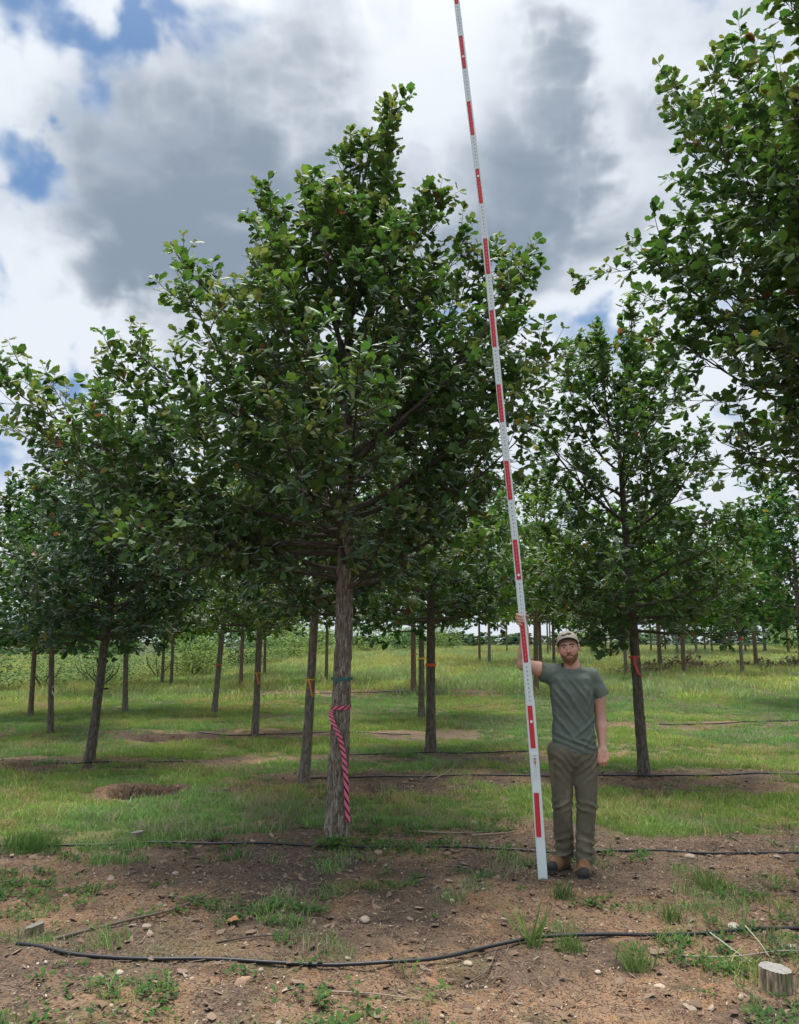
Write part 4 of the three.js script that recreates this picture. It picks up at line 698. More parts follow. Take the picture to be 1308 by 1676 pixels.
    d = smin(d, cone(x, y, z, [-0.08, 0.86, 0], [-0.083, 0.474, 0], 0.06, 0.045), 0.05); d = smin(d, cone(x, y, z, [-0.083, 0.474, 0], [-0.055, 0.11, -0.12], 0.045, 0.033), 0.02);
    d = smin(d, cone(x, y, z, [0.095, 0.85, 0], [0.091, 0.465, 0.02], 0.06, 0.045), 0.05); d = smin(d, cone(x, y, z, [0.091, 0.465, 0.02], [0.066, 0.11, -0.01], 0.045, 0.033), 0.02);
    return d;
  };
  const skinBase = [0.55, 0.325, 0.235];
  const bodyG = mergeGeometries([netMesh(bodyF, [-0.43, 0.06, -0.2], [0.31, 1.8, 0.16], 0.0105), head, rightHand, leftHand]);
  tint(bodyG, (x, y, z) => { const q = V(x, y, z).applyMatrix4(HI); let red = 0.35 * fbm3(x * 40, y * 40, z * 40, 3) + 0.15; if (y > 1.5 && x > -0.15) red += 0.5 * Math.exp(-(Math.hypot(Math.abs(q.x) - 0.036, q.y + 0.02, q.z - 0.075) ** 2) / 0.0008) + 0.5 * Math.exp(-(Math.hypot(q.x, q.y + 0.02, q.z - 0.105) ** 2) / 0.0004); if (y < 0.86 && x > 0.16) red += 0.4; const v = 0.92 + 0.16 * noise3(x * 90, y * 90, z * 90); return [skinBase[0] * v, skinBase[1] * v * (1 - 0.25 * red), skinBase[2] * v * (1 - 0.3 * red)]; });
  const body = part('body', bodyG, new THREE.MeshPhysicalMaterial({ vertexColors: true, roughness: 0.55, clearcoat: 0.1, clearcoatRoughness: 0.5 }), man);
  body.userData.label = 'face, arms and hands';
  const local = (name, f, lo, hi, h, mat, parent = man) => part(name, netMesh(f, lo, hi, h).applyMatrix4(HM), mat, parent);
  // --- hair, beard, brows, eyes, mouth
  const hairMat = cloth(0.8), hairTone = (a, b) => (x, y, z) => { const n = noise3(x * 160, y * 60, z * 160), v = 0.6 + 0.8 * noise3(x * 300, y * 120, z * 300); return [0, 1, 2].map(k => mix(a[k], b[k], n) * v); };
  const hair = local('hair', (x, y, z) => { let d = ell(x, y, z, [0, 0.02, -0.014], [0.081, 0.1, 0.096]) + (noise3(x * 150, y * 50, z * 150) - 0.5) * 0.006; d = smax(d, z - 0.034 - 0.2 * (y - 0.02), 0.01); d = smax(d, -(y + 0.055 + (z > -0.04 ? 0.02 : 0)), 0.01); d = smax(d, y - 0.055, 0.01); d = smax(d, -(Math.hypot(Math.abs(x) - 0.086, (y + 0.012) * 0.6, z + 0.004) - 0.021), 0.006); return d; }, [-0.1, -0.08, -0.13], [0.1, 0.075, 0.05], 0.004, hairMat);
  tint(hair.geometry, hairTone([0.035, 0.02, 0.013], [0.075, 0.042, 0.025]));
  const beard = local('beard', (x, y, z) => {
    const ax = Math.abs(x), fuzz = (noise3(x * 260, y * 160, z * 260) - 0.5) * 0.005;
    let d = smin(ell(x, y, z, [0, -0.044, 0.02], [0.065, 0.071, 0.066]), Math.hypot(x, y + 0.09, z - 0.05) - 0.026, 0.04) + fuzz;
    d = smax(d, y + 0.062 - sstep(0.028, 0.066, ax) * 0.075 - 0.0, 0.008);      // cheek line rising to the ears
    const mo = cone(ax, y, z, [0.002, -0.046, 0.090], [0.030, -0.066, 0.068], 0.0085, 0.007) + fuzz * 0.8; d = smin(d, mo, 0.006);
    d = smin(d, cone(ax, y, z, [0.03, -0.066, 0.066], [0.036, -0.085, 0.055], 0.009, 0.012) + fuzz, 0.008);
    d = smax(d, -ell(x, y, z, [0, -0.066, 0.09], [0.02, 0.0065, 0.02]), 0.004);
    d = smax(d, -(z + 0.012), 0.012); return smax(d, -ell(ax, y, z, [0.083, -0.005, -0.004], [0.012, 0.034, 0.02]), 0.004);
  }, [-0.085, -0.145, -0.03], [0.085, 0.03, 0.115], 0.003, hairMat);
  tint(beard.geometry, hairTone([0.11, 0.048, 0.022], [0.21, 0.105, 0.052]));
  for (const s of [-1, 1]) { const b = local('eyebrow', (x, y, z) => cone(x * s, y, z, [0.012, 0.0222, 0.089], [0.034, 0.0265, 0.083], 0.0045, 0.0042) + (noise3(x * 400, y * 300, z * 200) - 0.5) * 0.003, s > 0 ? [0, 0.01, 0.06] : [-0.06, 0.01, 0.06], s > 0 ? [0.06, 0.05, 0.1] : [0, 0.05, 0.1], 0.002, hairMat); b.geometry = mergeGeometries([b.geometry, netMesh((x, y, z) => cone(x * s, y, z, [0.034, 0.0265, 0.083], [0.054, 0.017, 0.068], 0.0042, 0.002), s > 0 ? [0, 0.01, 0.05] : [-0.07, 0.01, 0.05], s > 0 ? [0.07, 0.05, 0.1] : [0, 0.05, 0.1], 0.002).applyMatrix4(HM)]); tint(b.geometry, () => [0.07, 0.037, 0.02]); }
  const eyeWhite = std(0.26, 0.2, 0.17, 0.3), iris = std(0.05, 0.04, 0.03, 0.2), lipMat = std(0.33, 0.13, 0.11, 0.5);
  for (const s of [-1, 1]) { const e = part('eye', new THREE.SphereGeometry(0.0108, 16, 12), eyeWhite, man); e.position.copy(V(0.031 * s, 0.0068, 0.0715).applyMatrix4(HM)); const i = part('iris', new THREE.SphereGeometry(0.0062, 12, 10), iris, e); i.position.set(-0.0015, -0.0005, 0.0075); }
  const lips = local('lips', (x, y, z) => cone(Math.abs(x), y, z, [0, -0.0655, 0.0885], [0.026, -0.057, 0.0775], 0.0045, 0.0028), [-0.04, -0.09, 0.05], [0.04, -0.04, 0.1], 0.002, lipMat);
  // --- cap
  const tan = cloth(0.85), ct = (x, y, z) => { const v = 0.9 + 0.2 * noise3(x * 200, y * 200, z * 200); return [0.40 * v, 0.345 * v, 0.26 * v]; };
  const shellF = (x, y, z) => { let d = ell(x, y, z, [0, 0.04, -0.012], [0.0845, 0.083, 0.1]); d = smin(d, ell(x, y, z, [0, 0.052, 0.03], [0.066, 0.066, 0.058]), 0.03); return smax(smax(d, -(y - 0.026 - (z > 0 ? 0.30 * z : -0.1 * z)), 0.004), -(d + 0.0055), 0.001); };
  const cap = new THREE.Group(); cap.name = 'cap'; man.add(cap); cap.userData.label = 'tan cap with a dark printed front and black back';
  tint(local('front_panel', (x, y, z) => smax(shellF(x, y, z), -(z - 0.024), 0.002), [-0.1, 0.02, -0.03], [0.1, 0.14, 0.11], 0.003, tan, cap).geometry, ct);
  tint(local('back_panel', (x, y, z) => smax(shellF(x, y, z) + 0.0012, z - 0.024, 0.002), [-0.1, 0.0, -0.13], [0.1, 0.14, 0.05], 0.004, cloth(0.9), cap).geometry, (x, y, z) => { const v = 0.7 + 0.6 * noise3(x * 220, y * 220, z * 220); return [0.014 * v, 0.014 * v, 0.015 * v]; });
  { // brim: bowed plate, rounded front edge; underside colour holds dark cloth plus shade
    const P = [], I = [], nu = 22, nv = 9;
    for (const side of [1, -1]) for (let j = 0; j <= nv; j++) for (let i = 0; i <= nu; i++) { const u = i / nu * 2 - 1, v = j / nv, a = u * 1.28, rx = 0.084 * Math.sin(a) / Math.sin(1.28), z0 = 0.083 * Math.cos(a * 0.93), z = mix(z0 * 0.9 - 0.004, z0 * 0.85 + 0.072 * Math.pow(Math.cos(u * 1.35), 0.6), v), y = 0.050 + 0.030 * v * (1 - u * u) - 0.024 * u * u * mix(0.5, 1.0, v) + side * 0.0018; P.push(rx * mix(1, 0.99, v), y, z); }
    const w = nu + 1, S = w * (nv + 1);
    for (let s = 0; s < 2; s++) for (let j = 0; j < nv; j++) for (let i = 0; i < nu; i++) { const k = s * S + j * w + i; if (s) I.push(k, k + 1, k + w, k + 1, k + w + 1, k + w); else I.push(k, k + w, k + 1, k + 1, k + w, k + w + 1); }
    for (let i = 0; i < nu; i++) { const k = nv * w + i; I.push(k, k + S, k + 1, k + 1, k + S, k + S + 1); } for (const i of [0, nu]) for (let j = 0; j < nv; j++) { const k = j * w + i; I.push(k, k + w, k + S, k + w, k + w + S, k + S); }
    const g = new THREE.BufferGeometry(); g.setAttribute('position', new THREE.Float32BufferAttribute(P, 3)); g.setIndex(I); g.computeVertexNormals(); tint(g, ct); { const c = g.attributes.color; for (let i = S; i < 2 * S; i++) c.setXYZ(i, 0.03, 0.027, 0.026); } g.applyMatrix4(HM); const b = part('brim', g, tan, cap); b.userData.label = 'bowed brim, dark cloth and shade coloured underneath';
  }
  { const ink = std(0.05, 0.055, 0.04, 0.9), r = rng(3), acc = []; // dark print across the front panel
    for (let i = 0; i < 9; i++) { const u = -0.8 + i * 0.2 + (r() - 0.5) * 0.08, a = u * 0.85, y = 0.097 + (r() - 0.5) * 0.012, g = new THREE.IcosahedronGeometry(1, 1); const k = Math.sqrt(1 - ((y - 0.052) / 0.07) ** 2), q = V(0.0655 * Math.sin(a) * k, y, 0.03 + 0.0575 * Math.cos(a) * k), out = q.clone().sub(V(0, 0.052, 0.03)).normalize(); for (let t = 0; t < 60 && smin(ell(q.x, q.y, q.z, [0, 0.04, -0.012], [0.0845, 0.083, 0.1]), ell(q.x, q.y, q.z, [0, 0.052, 0.03], [0.066, 0.066, 0.058]), 0.03) < 0; t++) q.addScaledVector(out, 0.0005); g.scale(0.007 + r() * 0.007, 0.004 + r() * 0.006, 0.002); g.rotateZ((r() - 0.5) * 1.2); g.rotateX(-0.5); g.rotateY(a); g.translate(q.x, q.y, q.z); acc.push(g.applyMatrix4(HM)); }
    part('print', mergeGeometries(acc), ink, cap); }
  // --- T-shirt
  const prof = (tab, y, k) => { if (y <= tab[0][0]) return tab[0][k]; for (let i = 0; i < tab.length - 1; i++) if (y < tab[i + 1][0]) return mix(tab[i][k], tab[i + 1][k], sstep(tab[i][0], tab[i + 1][0], y)); return tab[tab.length - 1][k]; };
  const TT = [[0.8, 0.018, 0.168, 0.122, 0], [0.95, 0.018, 0.160, 0.118, 0], [1.12, 0.018, 0.152, 0.112, 0], [1.28, 0.012, 0.160, 0.122, 0.0], [1.38, 0.012, 0.155, 0.115, -0.005], [1.44, 0.01, 0.12, 0.09, -0.012], [1.49, 0.01, 0.075, 0.07, -0.014]];
  const ridge = t => { const s = t - Math.floor(t); return Math.pow(Math.abs(s * 2 - 1), 1.6); };
  const CR = [[-0.12, 1.40, 0.12, 1.06, 0.011], [-0.135, 1.33, 0.02, 1.10, 0.010], [-0.04, 1.42, 0.15, 1.17, 0.009], [-0.12, 1.24, 0.06, 1.0, 0.010], [-0.13, 1.13, 0.0, 0.96, 0.009], [0.16, 1.31, 0.11, 1.14, 0.008], [0.165, 1.10, 0.0, 0.97, 0.008], [-0.12, 1.0, 0.12, 0.9, 0.008], [0.15, 1.0, 0.05, 0.88, 0.007]];   // drag lines from the raised shoulder
  const foldT = (x, y, z) => {
    if (z < -0.06) return 0; const w = fbm3(x * 7, y * 7, z * 3, 3) - 0.5, s = (0.82 * x + 0.57 * y) + w * 0.13, m = sstep(0.42, 0.6, fbm3(x * 6 + 9, y * 4, 2, 3)), a = sstep(-0.06, 0.05, z);
    let f = (ridge(s / 0.07) - 0.45) * 0.005 * (0.2 + 0.8 * m) * sstep(1.46, 1.36, y);
    for (const [ax, ay, bx, by, A] of CR) { const ux = bx - ax, uy = by - ay, t = clamp(((x - ax) * ux + (y - ay) * uy) / (ux * ux + uy * uy)), q = Math.hypot(x - ax - ux * t + w * 0.03, y - ay - uy * t), e = Math.sin(Math.PI * mix(0.12, 0.95, t)); f += A * e * (Math.exp(-((q / 0.012) ** 2)) - 0.5 * Math.exp(-(((q - 0.022) / 0.012) ** 2))); }
    f += (ridge((y + 0.35 * x + w * 0.06) / 0.045) - 0.45) * 0.010 * sstep(1.02, 0.92, y);
    return -f * a;
  };
  const cutL = (x, y) => (x - 0.246) * 0.4 - (y - 1.262) * 0.916, cutR = (x, y, z) => -(x + 0.222) * 0.96 + (y - 1.44) * 0.12 + 0.004 * noise3(y * 30, z * 30, 2);
  const sleeveL = (x, y, z, e = 0) => cone(x, y, z, [0.165, 1.405, -0.01], [0.24, 1.245, -0.014], 0.064 + e, 0.070 + e);
  const sleeveR = (x, y, z, e = 0) => smin(cone(x, y, z, [-0.11, 1.42, -0.02], [-0.25, 1.452, 0.015], 0.066 + e, 0.066 + e), cone(x, y, z, [-0.11, 1.385, -0.01], [-0.235, 1.435, 0.01], 0.055 + e, 0.055 + e), 0.03);
  const shirtF = (x, y, z) => {
    const cx = prof(TT, y, 1), w = prof(TT, y, 2), dz = prof(TT, y, 3), cz = prof(TT, y, 4), qx = (x - cx) / w, qz = (z - cz) / dz, k = Math.pow(Math.pow(Math.abs(qx), 2.35) + Math.pow(Math.abs(qz), 2.35), 1 / 2.35);
    let d = (k - 1) * Math.min(w, dz); d = Math.max(d, y - 1.50);
    d = smin(d, cone(x, y, z, [-0.03, 1.438, -0.012], [-0.13, 1.432, -0.02], 0.05, 0.055), 0.03); d = smin(d, cone(x, y, z, [0.05, 1.432, -0.012], [0.165, 1.398, -0.012], 0.05, 0.056), 0.03);
    d = smin(d, smax(sleeveL(x, y, z), cutL(x, y), 0.004), 0.018); d = smin(d, smax(sleeveR(x, y, z), cutR(x, y, z), 0.004), 0.03);
    d += foldT(x, y, z) + (noise3(x * 28, y * 28, z * 28) - 0.5) * 0.004;
    if (x > 0.025 && x < 0.15 && y > 1.235 + 0.12 * Math.abs(x - 0.088) && y < 1.335 && z > 0) d -= 0.0025;
    // openings: hem, sleeve ends, neck
    const hem = 0.868 - (x - 0.018) * 0.24 - 0.018 * Math.cos((x - 0.03) * 9) + 0.012 * noise3(x * 14, 1, z * 14);
    d = smax(d, hem - y, 0.006);
    const eL = cutL(x, y), eR = cutR(x, y, z);
    if (eL > -0.016 && x > 0.185) d = smax(d, -(sleeveL(x, y, z, -0.008)), 0.002);
    if (eR > -0.016 && x < -0.1) d = smax(d, -(sleeveR(x, y, z, -0.008)), 0.002);
    const nk = Math.hypot((x - 0.012) / 1.12, (y - 1.485) * 1.35, z - 0.02) - 0.064; d = smax(d, -nk, 0.006);
    return d;
  };
  const shirtG = netMesh(shirtF, [-0.3, 0.79, -0.17], [0.33, 1.53, 0.18], 0.0062);
  tint(shirtG, (x, y, z) => { const v = 0.86 + 0.28 * fbm3(x * 60, y * 60, z * 60, 3); return [0.104 * v, 0.128 * v, 0.100 * v]; });
  const shirt = part('shirt', shirtG, cloth(0.92), man); shirt.userData.label = 'grey-green short-sleeved T-shirt with a chest pocket';
  { const c = [], n = 40; for (let i = 0; i <= n; i++) { const a = i / n * Math.PI * 2, x = 0.012 + Math.sin(a) * 0.069, z = -0.006 + Math.cos(a) * 0.068; c.push(V(x, 1.466 - 0.014 * Math.cos(a) - 0.004 + 0.006 * Math.abs(Math.sin(a)), z)); } const g = new THREE.TubeGeometry(new THREE.CatmullRomCurve3(c, true), 60, 0.0065, 8, true); part('collar', g, std(0.09, 0.112, 0.088, 0.95), shirt); }
  // --- trousers
  const trouF = (x, y, z) => {
    const kx = Math.abs(x);
    let l = cone(x, y, z, [-0.078, 0.84, -0.005], [-0.083, 0.49, -0.01], 0.098, 0.072); l = smin(l, cone(x, y, z, [-0.083, 0.49, -0.01], [-0.060, 0.13, -0.11], 0.071, 0.072), 0.02);
    let m = cone(x, y, z, [0.092, 0.83, 0.0], [0.091, 0.48, 0.022], 0.098, 0.071); m = smin(m, cone(x, y, z, [0.091, 0.48, 0.022], [0.066, 0.11, -0.005], 0.070, 0.070), 0.02);
    let d = smin(l, m, y > 0.62 ? 0.03 : 0.004);
    d = smin(d, ell(x, y, z, [0.01, 0.86, -0.005], [0.172, 0.14, 0.122]), 0.05); d = smax(d, y - 0.925, 0.01);
    const w = fbm3(x * 9, y * 6, z * 9, 3) - 0.5;
    const knee = Math.exp(-(((y - 0.475) / 0.05) ** 2)), ank = sstep(0.36, 0.14, y), hip = sstep(0.6, 0.75, y) * sstep(0.93, 0.8, y), leg = x < 0.005 ? -1 : 1;
    d -= (ridge((y + leg * 0.25 * (x - leg * 0.085) + w * 0.09) / 0.062) - 0.45) * 0.019 * ank * (0.4 + 1.2 * sstep(0.4, 0.62, fbm3(x * 5 + 3, y * 9, z * 5, 2)));
    d -= (ridge((y + 0.4 * leg * (x - leg * 0.08) + w * 0.05) / 0.055) - 0.45) * 0.016 * knee;
    d -= (ridge((0.75 * (y - 0.7) - leg * 0.66 * (x - 0.005) + w * 0.06) / 0.05) - 0.4) * 0.011 * hip * sstep(0.02, 0.08, z);
    d += (w) * 0.014;
    d += 0.004 * Math.exp(-((Math.abs(x - 0.006) / 0.004) ** 2)) * (y > 0.7 && z > 0 ? 1 : 0);
    { const sl = (ax, ay, bx, by) => { const ux = bx - ax, uy = by - ay, t = clamp(((x - ax) * ux + (y - ay) * uy) / (ux * ux + uy * uy)); return 0.006 * Math.exp(-((Math.hypot(x - ax - ux * t, y - ay - uy * t) / 0.007) ** 2)); }; if (z > 0) d += sl(-0.115, 0.9, -0.16, 0.79) + sl(0.135, 0.89, 0.178, 0.78); }      // pocket edges
    const hem = x < 0.005 ? 0.078 + 0.15 * (z + 0.12) : 0.068 - 0.12 * (z); d = smax(d, hem + 0.01 * noise3(x * 30, 3, z * 30) - y, 0.006);
    return d;
  };
  const trouG = netMesh(trouF, [-0.22, 0.03, -0.23], [0.23, 0.95, 0.16], 0.0068);
  tint(trouG, (x, y, z) => { const v = 0.84 + 0.32 * fbm3(x * 45, y * 45, z * 45, 3), s = 0.12 * sstep(0.56, 0.66, fbm3(x * 12, y * 9 + 4, z * 12, 3)); return [(0.115 + s * 0.4) * v, (0.102 + s * 0.33) * v, (0.064 + s * 0.22) * v]; });
  const trousers = part('trousers', trouG, cloth(0.93), man); trousers.userData.label = 'creased olive work trousers';
  // --- boots
  const leather = cloth(0.7), rubber = std(0.026, 0.023, 0.02, 0.85), lace = std(0.30, 0.24, 0.16, 0.9);
  function boot(hx, hz, tx, tz, lift) {
    const L = 0.275, a = Math.atan2(tx - hx, tz - hz), B = new THREE.Group(); B.name = 'boot'; B.position.set(hx, lift, hz); B.rotation.y = a; man.add(B);     // heel at the origin, toe along +z
    const up = (x, y, z) => { let d = cone(x, y, z, [0, 0.06, 0.035], [0, 0.058, 0.17], 0.043, 0.045); d = smin(d, cone(x, y, z, [0.002, 0.05, 0.17], [-0.004, 0.045, 0.232], 0.046, 0.038), 0.02); d = smin(d, cone(x, y, z, [0, 0.07, 0.05], [0, 0.155, 0.045], 0.048, 0.05), 0.03); d = smin(d, cone(x, y, z, [0, 0.10, 0.075], [0, 0.075, 0.15], 0.04, 0.036), 0.02); d += (noise3(x * 50, y * 50, z * 50) - 0.5) * 0.004; d = smax(d, 0.022 - y, 0.004); return smax(d, y - 0.165, 0.004); };
    const g = netMesh(up, [-0.07, 0, -0.04], [0.07, 0.18, 0.29], 0.0055); tint(g, (x, y, z) => { const v = 0.75 + 0.5 * fbm3(x * 40, y * 40, z * 40, 3), gray = sstep(0.05, 0.02, Math.abs(z - 0.12)) * 0.25; return [mix(0.20, 0.10, gray) * v, mix(0.10, 0.07, gray) * v, mix(0.042, 0.045, gray) * v]; });
    const u = part('upper', g, leather, B); u.userData.label = 'scuffed brown leather';
    part('sole', netMesh((x, y, z) => { let d = Math.min(cone(x, y, z, [0, 0.016, 0.03], [0, 0.016, 0.13], 0.045, 0.042), cone(x, y, z, [0, 0.016, 0.13], [-0.003, 0.016, 0.225], 0.044, 0.047)); d = Math.max(d, Math.abs(y - 0.014) - 0.015); return d + (Math.sin(z * 260) > 0.3 && y < 0.012 ? 0.003 : 0); }, [-0.07, -0.01, -0.04], [0.07, 0.05, 0.3], 0.005), rubber, B);
    part('toe_cap', netMesh((x, y, z) => smax(up(x, y, z) - 0.0025, Math.max(0.212 - z + 0.25 * Math.max(0, 0.05 - y), y - 0.088), 0.004), [-0.07, 0, 0.17], [0.07, 0.11, 0.3], 0.005), rubber, B);
    const A = new Acc(); for (let i = 0; i < 5; i++) { const z = 0.09 + i * 0.02, y = 0.138 - i * 0.0105; A.tube([V(-0.026, y - 0.012, z), V(0, y + 0.006 - i * 0.0005, z + 0.006), V(0.026, y - 0.012, z + 0.012)], [0.0028, 0.0028, 0.0028], 5); } part('lace', A.geo(), lace, B);
  }
  boot(-0.025, -0.185, -0.195, 0.02, -0.004); boot(0.074, -0.06, 0.012, 0.22, -0.004);
}
// ------------------------------------------------------------------ telescoping measuring pole
{
  const PTS = [[1.015, 0], [0.998, 0.301], [0.98, 0.784], [0.955, 1.223], [0.935, 1.536], [0.913, 1.835], [0.897, 2.144], [0.874, 2.43], [0.823, 3.035], [0.775, 3.64], [0.732, 4.249], [0.69, 4.872], [0.65, 5.336], [0.603, 5.799], [0.543, 6.415], [0.487, 7.009], [0.44, 7.5]];
  const cv = new THREE.CatmullRomCurve3(PTS.map(([x, y]) => V(x, y, -6.0))), FT = 0.3048, at = s => cv.getPointAt(clamp(s / cv.getLength()));
  const pole = thing('measuring_pole', 'tall red and white telescoping measuring pole, leaning left', 'measuring pole', [1.015, ground(1.015, -6.0), -6.0]);
  const Y0 = ground(1.015, -6.0), yaw = -0.12, glaze = new THREE.MeshPhysicalMaterial({ color: new THREE.Color().setRGB(0.66, 0.72, 0.69), roughness: 0.45, clearcoat: 0.25, clearcoatRoughness: 0.35 }), red = std(0.52, 0.022, 0.028, 0.5), button = std(0.75, 0.72, 0.7, 0.4);
  const place = (g, s, o = pole) => { const p = at(s), t = cv.getTangentAt(clamp(s / cv.getLength())); g.position.set(p.x - 1.015, p.y - 0.02, p.z + 6.0); g.quaternion.setFromUnitVectors(V(0, 1, 0), t).multiply(new THREE.Quaternion().setFromAxisAngle(V(0, 1, 0), yaw)); return g; };
  const bar = (w, dp, L) => { const r = Math.min(w, dp) * 0.28, sh = new THREE.Shape(); const a = w / 2, b = dp / 2; sh.moveTo(-a + r, -b); sh.lineTo(a - r, -b); sh.quadraticCurveTo(a, -b, a, -b + r); sh.lineTo(a, b - r); sh.quadraticCurveTo(a, b, a - r, b); sh.lineTo(-a + r, b); sh.quadraticCurveTo(-a, b, -a, b - r); sh.lineTo(-a, -b + r); sh.quadraticCurveTo(-a, -b, -a + r, -b); const g = new THREE.ExtrudeGeometry(sh, { depth: L, bevelEnabled: false, curveSegments: 5 }); g.rotateX(-Math.PI / 2); return g; };
  // scale print: tenths of a foot on a clear or a red ground
  const print = (bg, ink, tick) => { const c = document.createElement('canvas'); c.width = 64; c.height = 512; const q = c.getContext('2d'); q.fillStyle = bg; q.fillRect(0, 0, 64, 512); q.fillStyle = ink; q.font = 'bold 38px sans-serif'; q.textAlign = 'center'; q.textBaseline = 'middle'; for (let k = 1; k < 10; k++) { const y = 512 - k * 51.2; q.fillText(String(k), 34, y); q.fillStyle = tick; q.fillRect(50, y - 2, 14, 4); q.fillRect(0, y - 27, 10, 2.5); q.fillStyle = ink; } const t = new THREE.CanvasTexture(c); t.colorSpace = THREE.SRGBColorSpace; t.anisotropy = 8; return t; };
  const redScale = new THREE.MeshStandardMaterial({ map: print('rgb(186,28,36)', 'rgb(226,120,120)', 'rgb(214,90,92)'), roughness: 0.5 }), whiteScale = new THREE.MeshStandardMaterial({ map: print('rgb(206,214,210)', 'rgb(96,104,106)', 'rgb(120,128,130)'), roughness: 0.5 });
  const WID = s => s < 4.08 * FT ? 0.067 : s < 5.05 * FT ? 0.061 : s < 11 * FT ? 0.053 : s < 17 * FT ? 0.051 : 0.048;
  for (const [a, b] of [[0, 2], [2, 4.08], [4.08, 5.05], [5.05, 8], [8, 11], [11, 14], [14, 17], [17, 20], [20, 22.5], [22.5, 24.3]]) {
    const n = 1, s0 = a * FT, s1 = b * FT, p0 = at(s0), p1 = at(s1), w = WID((s0 + s1) / 2), g = new THREE.Mesh(bar(w, w * 0.62, p0.distanceTo(p1) + 0.012), glaze); g.name = 'section'; g.castShadow = g.receiveShadow = true; pole.add(g);
    g.position.set(p0.x - 1.015, p0.y - 0.02, 0); g.quaternion.setFromUnitVectors(V(0, 1, 0), p1.clone().sub(p0).normalize()).multiply(new THREE.Quaternion().setFromAxisAngle(V(0, 1, 0), yaw));
  }
  for (let f = 1; f < 24; f++) {
    if (f === 2) continue;
    const s = (f + 0.5) * FT, w = WID(s), isRed = f % 2 === 1, low = f < 4; if (low && !isRed) continue;
    const g = new THREE.BoxGeometry(w * (low ? 0.52 : 0.62), FT * 0.985, 0.0016); const m = new THREE.Mesh(g, low ? red : isRed ? redScale : whiteScale); m.name = isRed ? 'red_band' : 'white_scale'; m.castShadow = m.receiveShadow = true; pole.add(place(m, s)); m.translateZ(w * 0.31 + 0.0012 + 0.0025); m.translateX(-w * 0.07);
  }
  for (const s of [3.62, 7.12, 17.78, 21.35]) { const g = new THREE.CylinderGeometry(0.0095, 0.0105, 0.008, 20); g.rotateX(Math.PI / 2); const m = new THREE.Mesh(g, button); m.name = 'button'; m.castShadow = m.receiveShadow = true; pole.add(place(m, s * FT)); m.translateZ(WID(s * FT) * 0.31 + 0.008); m.translateX(-WID(s * FT) * 0.03); }
  { // maker's label: a line of small type, a red framed emblem, a block of fine type
    const c = document.createElement('canvas'); c.width = 128; c.height = 480; const q = c.getContext('2d'), r = rng(4); q.fillStyle = 'rgb(206,218,212)'; q.fillRect(0, 0, 128, 480);
    const scrib = (y, x0, x1, h, col) => { q.fillStyle = col; for (let x = x0; x < x1;) { const w = 3 + r() * 6; q.fillRect(x, y + r() * 2, w, h); x += w + 2.5; } };
    scrib(18, 22, 104, 13, 'rgb(96,104,108)'); scrib(46, 40, 92, 6, 'rgb(190,130,132)');
    q.strokeStyle = 'rgb(150,110,116)'; q.lineWidth = 4; q.strokeRect(24, 72, 84, 196);
    q.fillStyle = 'rgb(170,40,52)'; q.beginPath(); q.moveTo(44, 76); q.lineTo(86, 76); q.lineTo(80, 104); q.lineTo(50, 104); q.fill();
    q.strokeStyle = 'rgb(150,40,48)'; q.lineWidth = 11; q.beginPath(); q.ellipse(66, 140, 30, 34, 0, 0.5, 2.64); q.stroke(); q.beginPath(); q.ellipse(66, 140, 30, 34, 0, 3.6, 5.8); q.stroke(); q.lineWidth = 8; q.beginPath(); q.moveTo(40, 176); q.lineTo(56, 196); q.moveTo(92, 176); q.lineTo(76, 196); q.stroke();
    q.fillStyle = 'rgb(196,120,112)'; q.beginPath(); q.ellipse(66, 146, 20, 26, 0, 0, 6.3); q.fill(); q.beginPath(); q.moveTo(54, 176); q.lineTo(80, 176); q.lineTo(74, 262); q.lineTo(60, 262); q.fill(); q.fillStyle = 'rgb(150,40,48)'; q.beginPath(); q.arc(66, 140, 7, 0, 6.3); q.fill();
    for (let k = 0; k < 13; k++) scrib(284 + k * 13, 28, 96 + r() * 12, 6, k % 4 === 3 ? 'rgb(198,170,160)' : 'rgb(172,176,182)');
    const t = new THREE.CanvasTexture(c); t.colorSpace = THREE.SRGBColorSpace; const m = new THREE.Mesh(new THREE.BoxGeometry(0.044, 0.165, 0.0012), [glaze, glaze, glaze, glaze, new THREE.MeshStandardMaterial({ map: t, roughness: 0.5 }), glaze]); m.name = 'label'; m.castShadow = m.receiveShadow = true; pole.add(place(m, 0.792)); m.translateZ(0.067 * 0.31 + 0.0042); m.userData.label = 'faded label with a red emblem and fine print';
  }
}
// ------------------------------------------------------------------ marking ribbons tied round the trunks
function ribbonBand(x, y, z, r, h, turn = 0, wob = 0.006, seed = 1, frac = 1) { // a strip wrapped round a trunk
  const P = [], I = [], U = [], n = 36; for (let i = 0; i <= n; i++) { const a = turn + i / n * Math.PI * 2 * frac, q = r + wob * (noise2(i * 0.6, seed) - 0.2), yy = y + wob * 1.2 * (noise2(i * 0.35 + 9, seed) - 0.5) * 2; for (const [s, o] of [[-1, 0], [1, 0.0015]]) { P.push(x + Math.sin(a) * (q + o), yy + s * h / 2, z + Math.cos(a) * (q + o)); U.push(i / n * r * 6.283 * frac / 0.17, (s + 1) / 2); } if (i < n) I.push(i * 2, i * 2 + 2, i * 2 + 1, i * 2 + 1, i * 2 + 2, i * 2 + 3); }
  const g = new THREE.BufferGeometry(); g.setAttribute('position', new THREE.Float32BufferAttribute(P, 3)); g.setAttribute('uv', new THREE.Float32BufferAttribute(U, 2)); g.setIndex(I); g.computeVertexNormals(); return g;
}
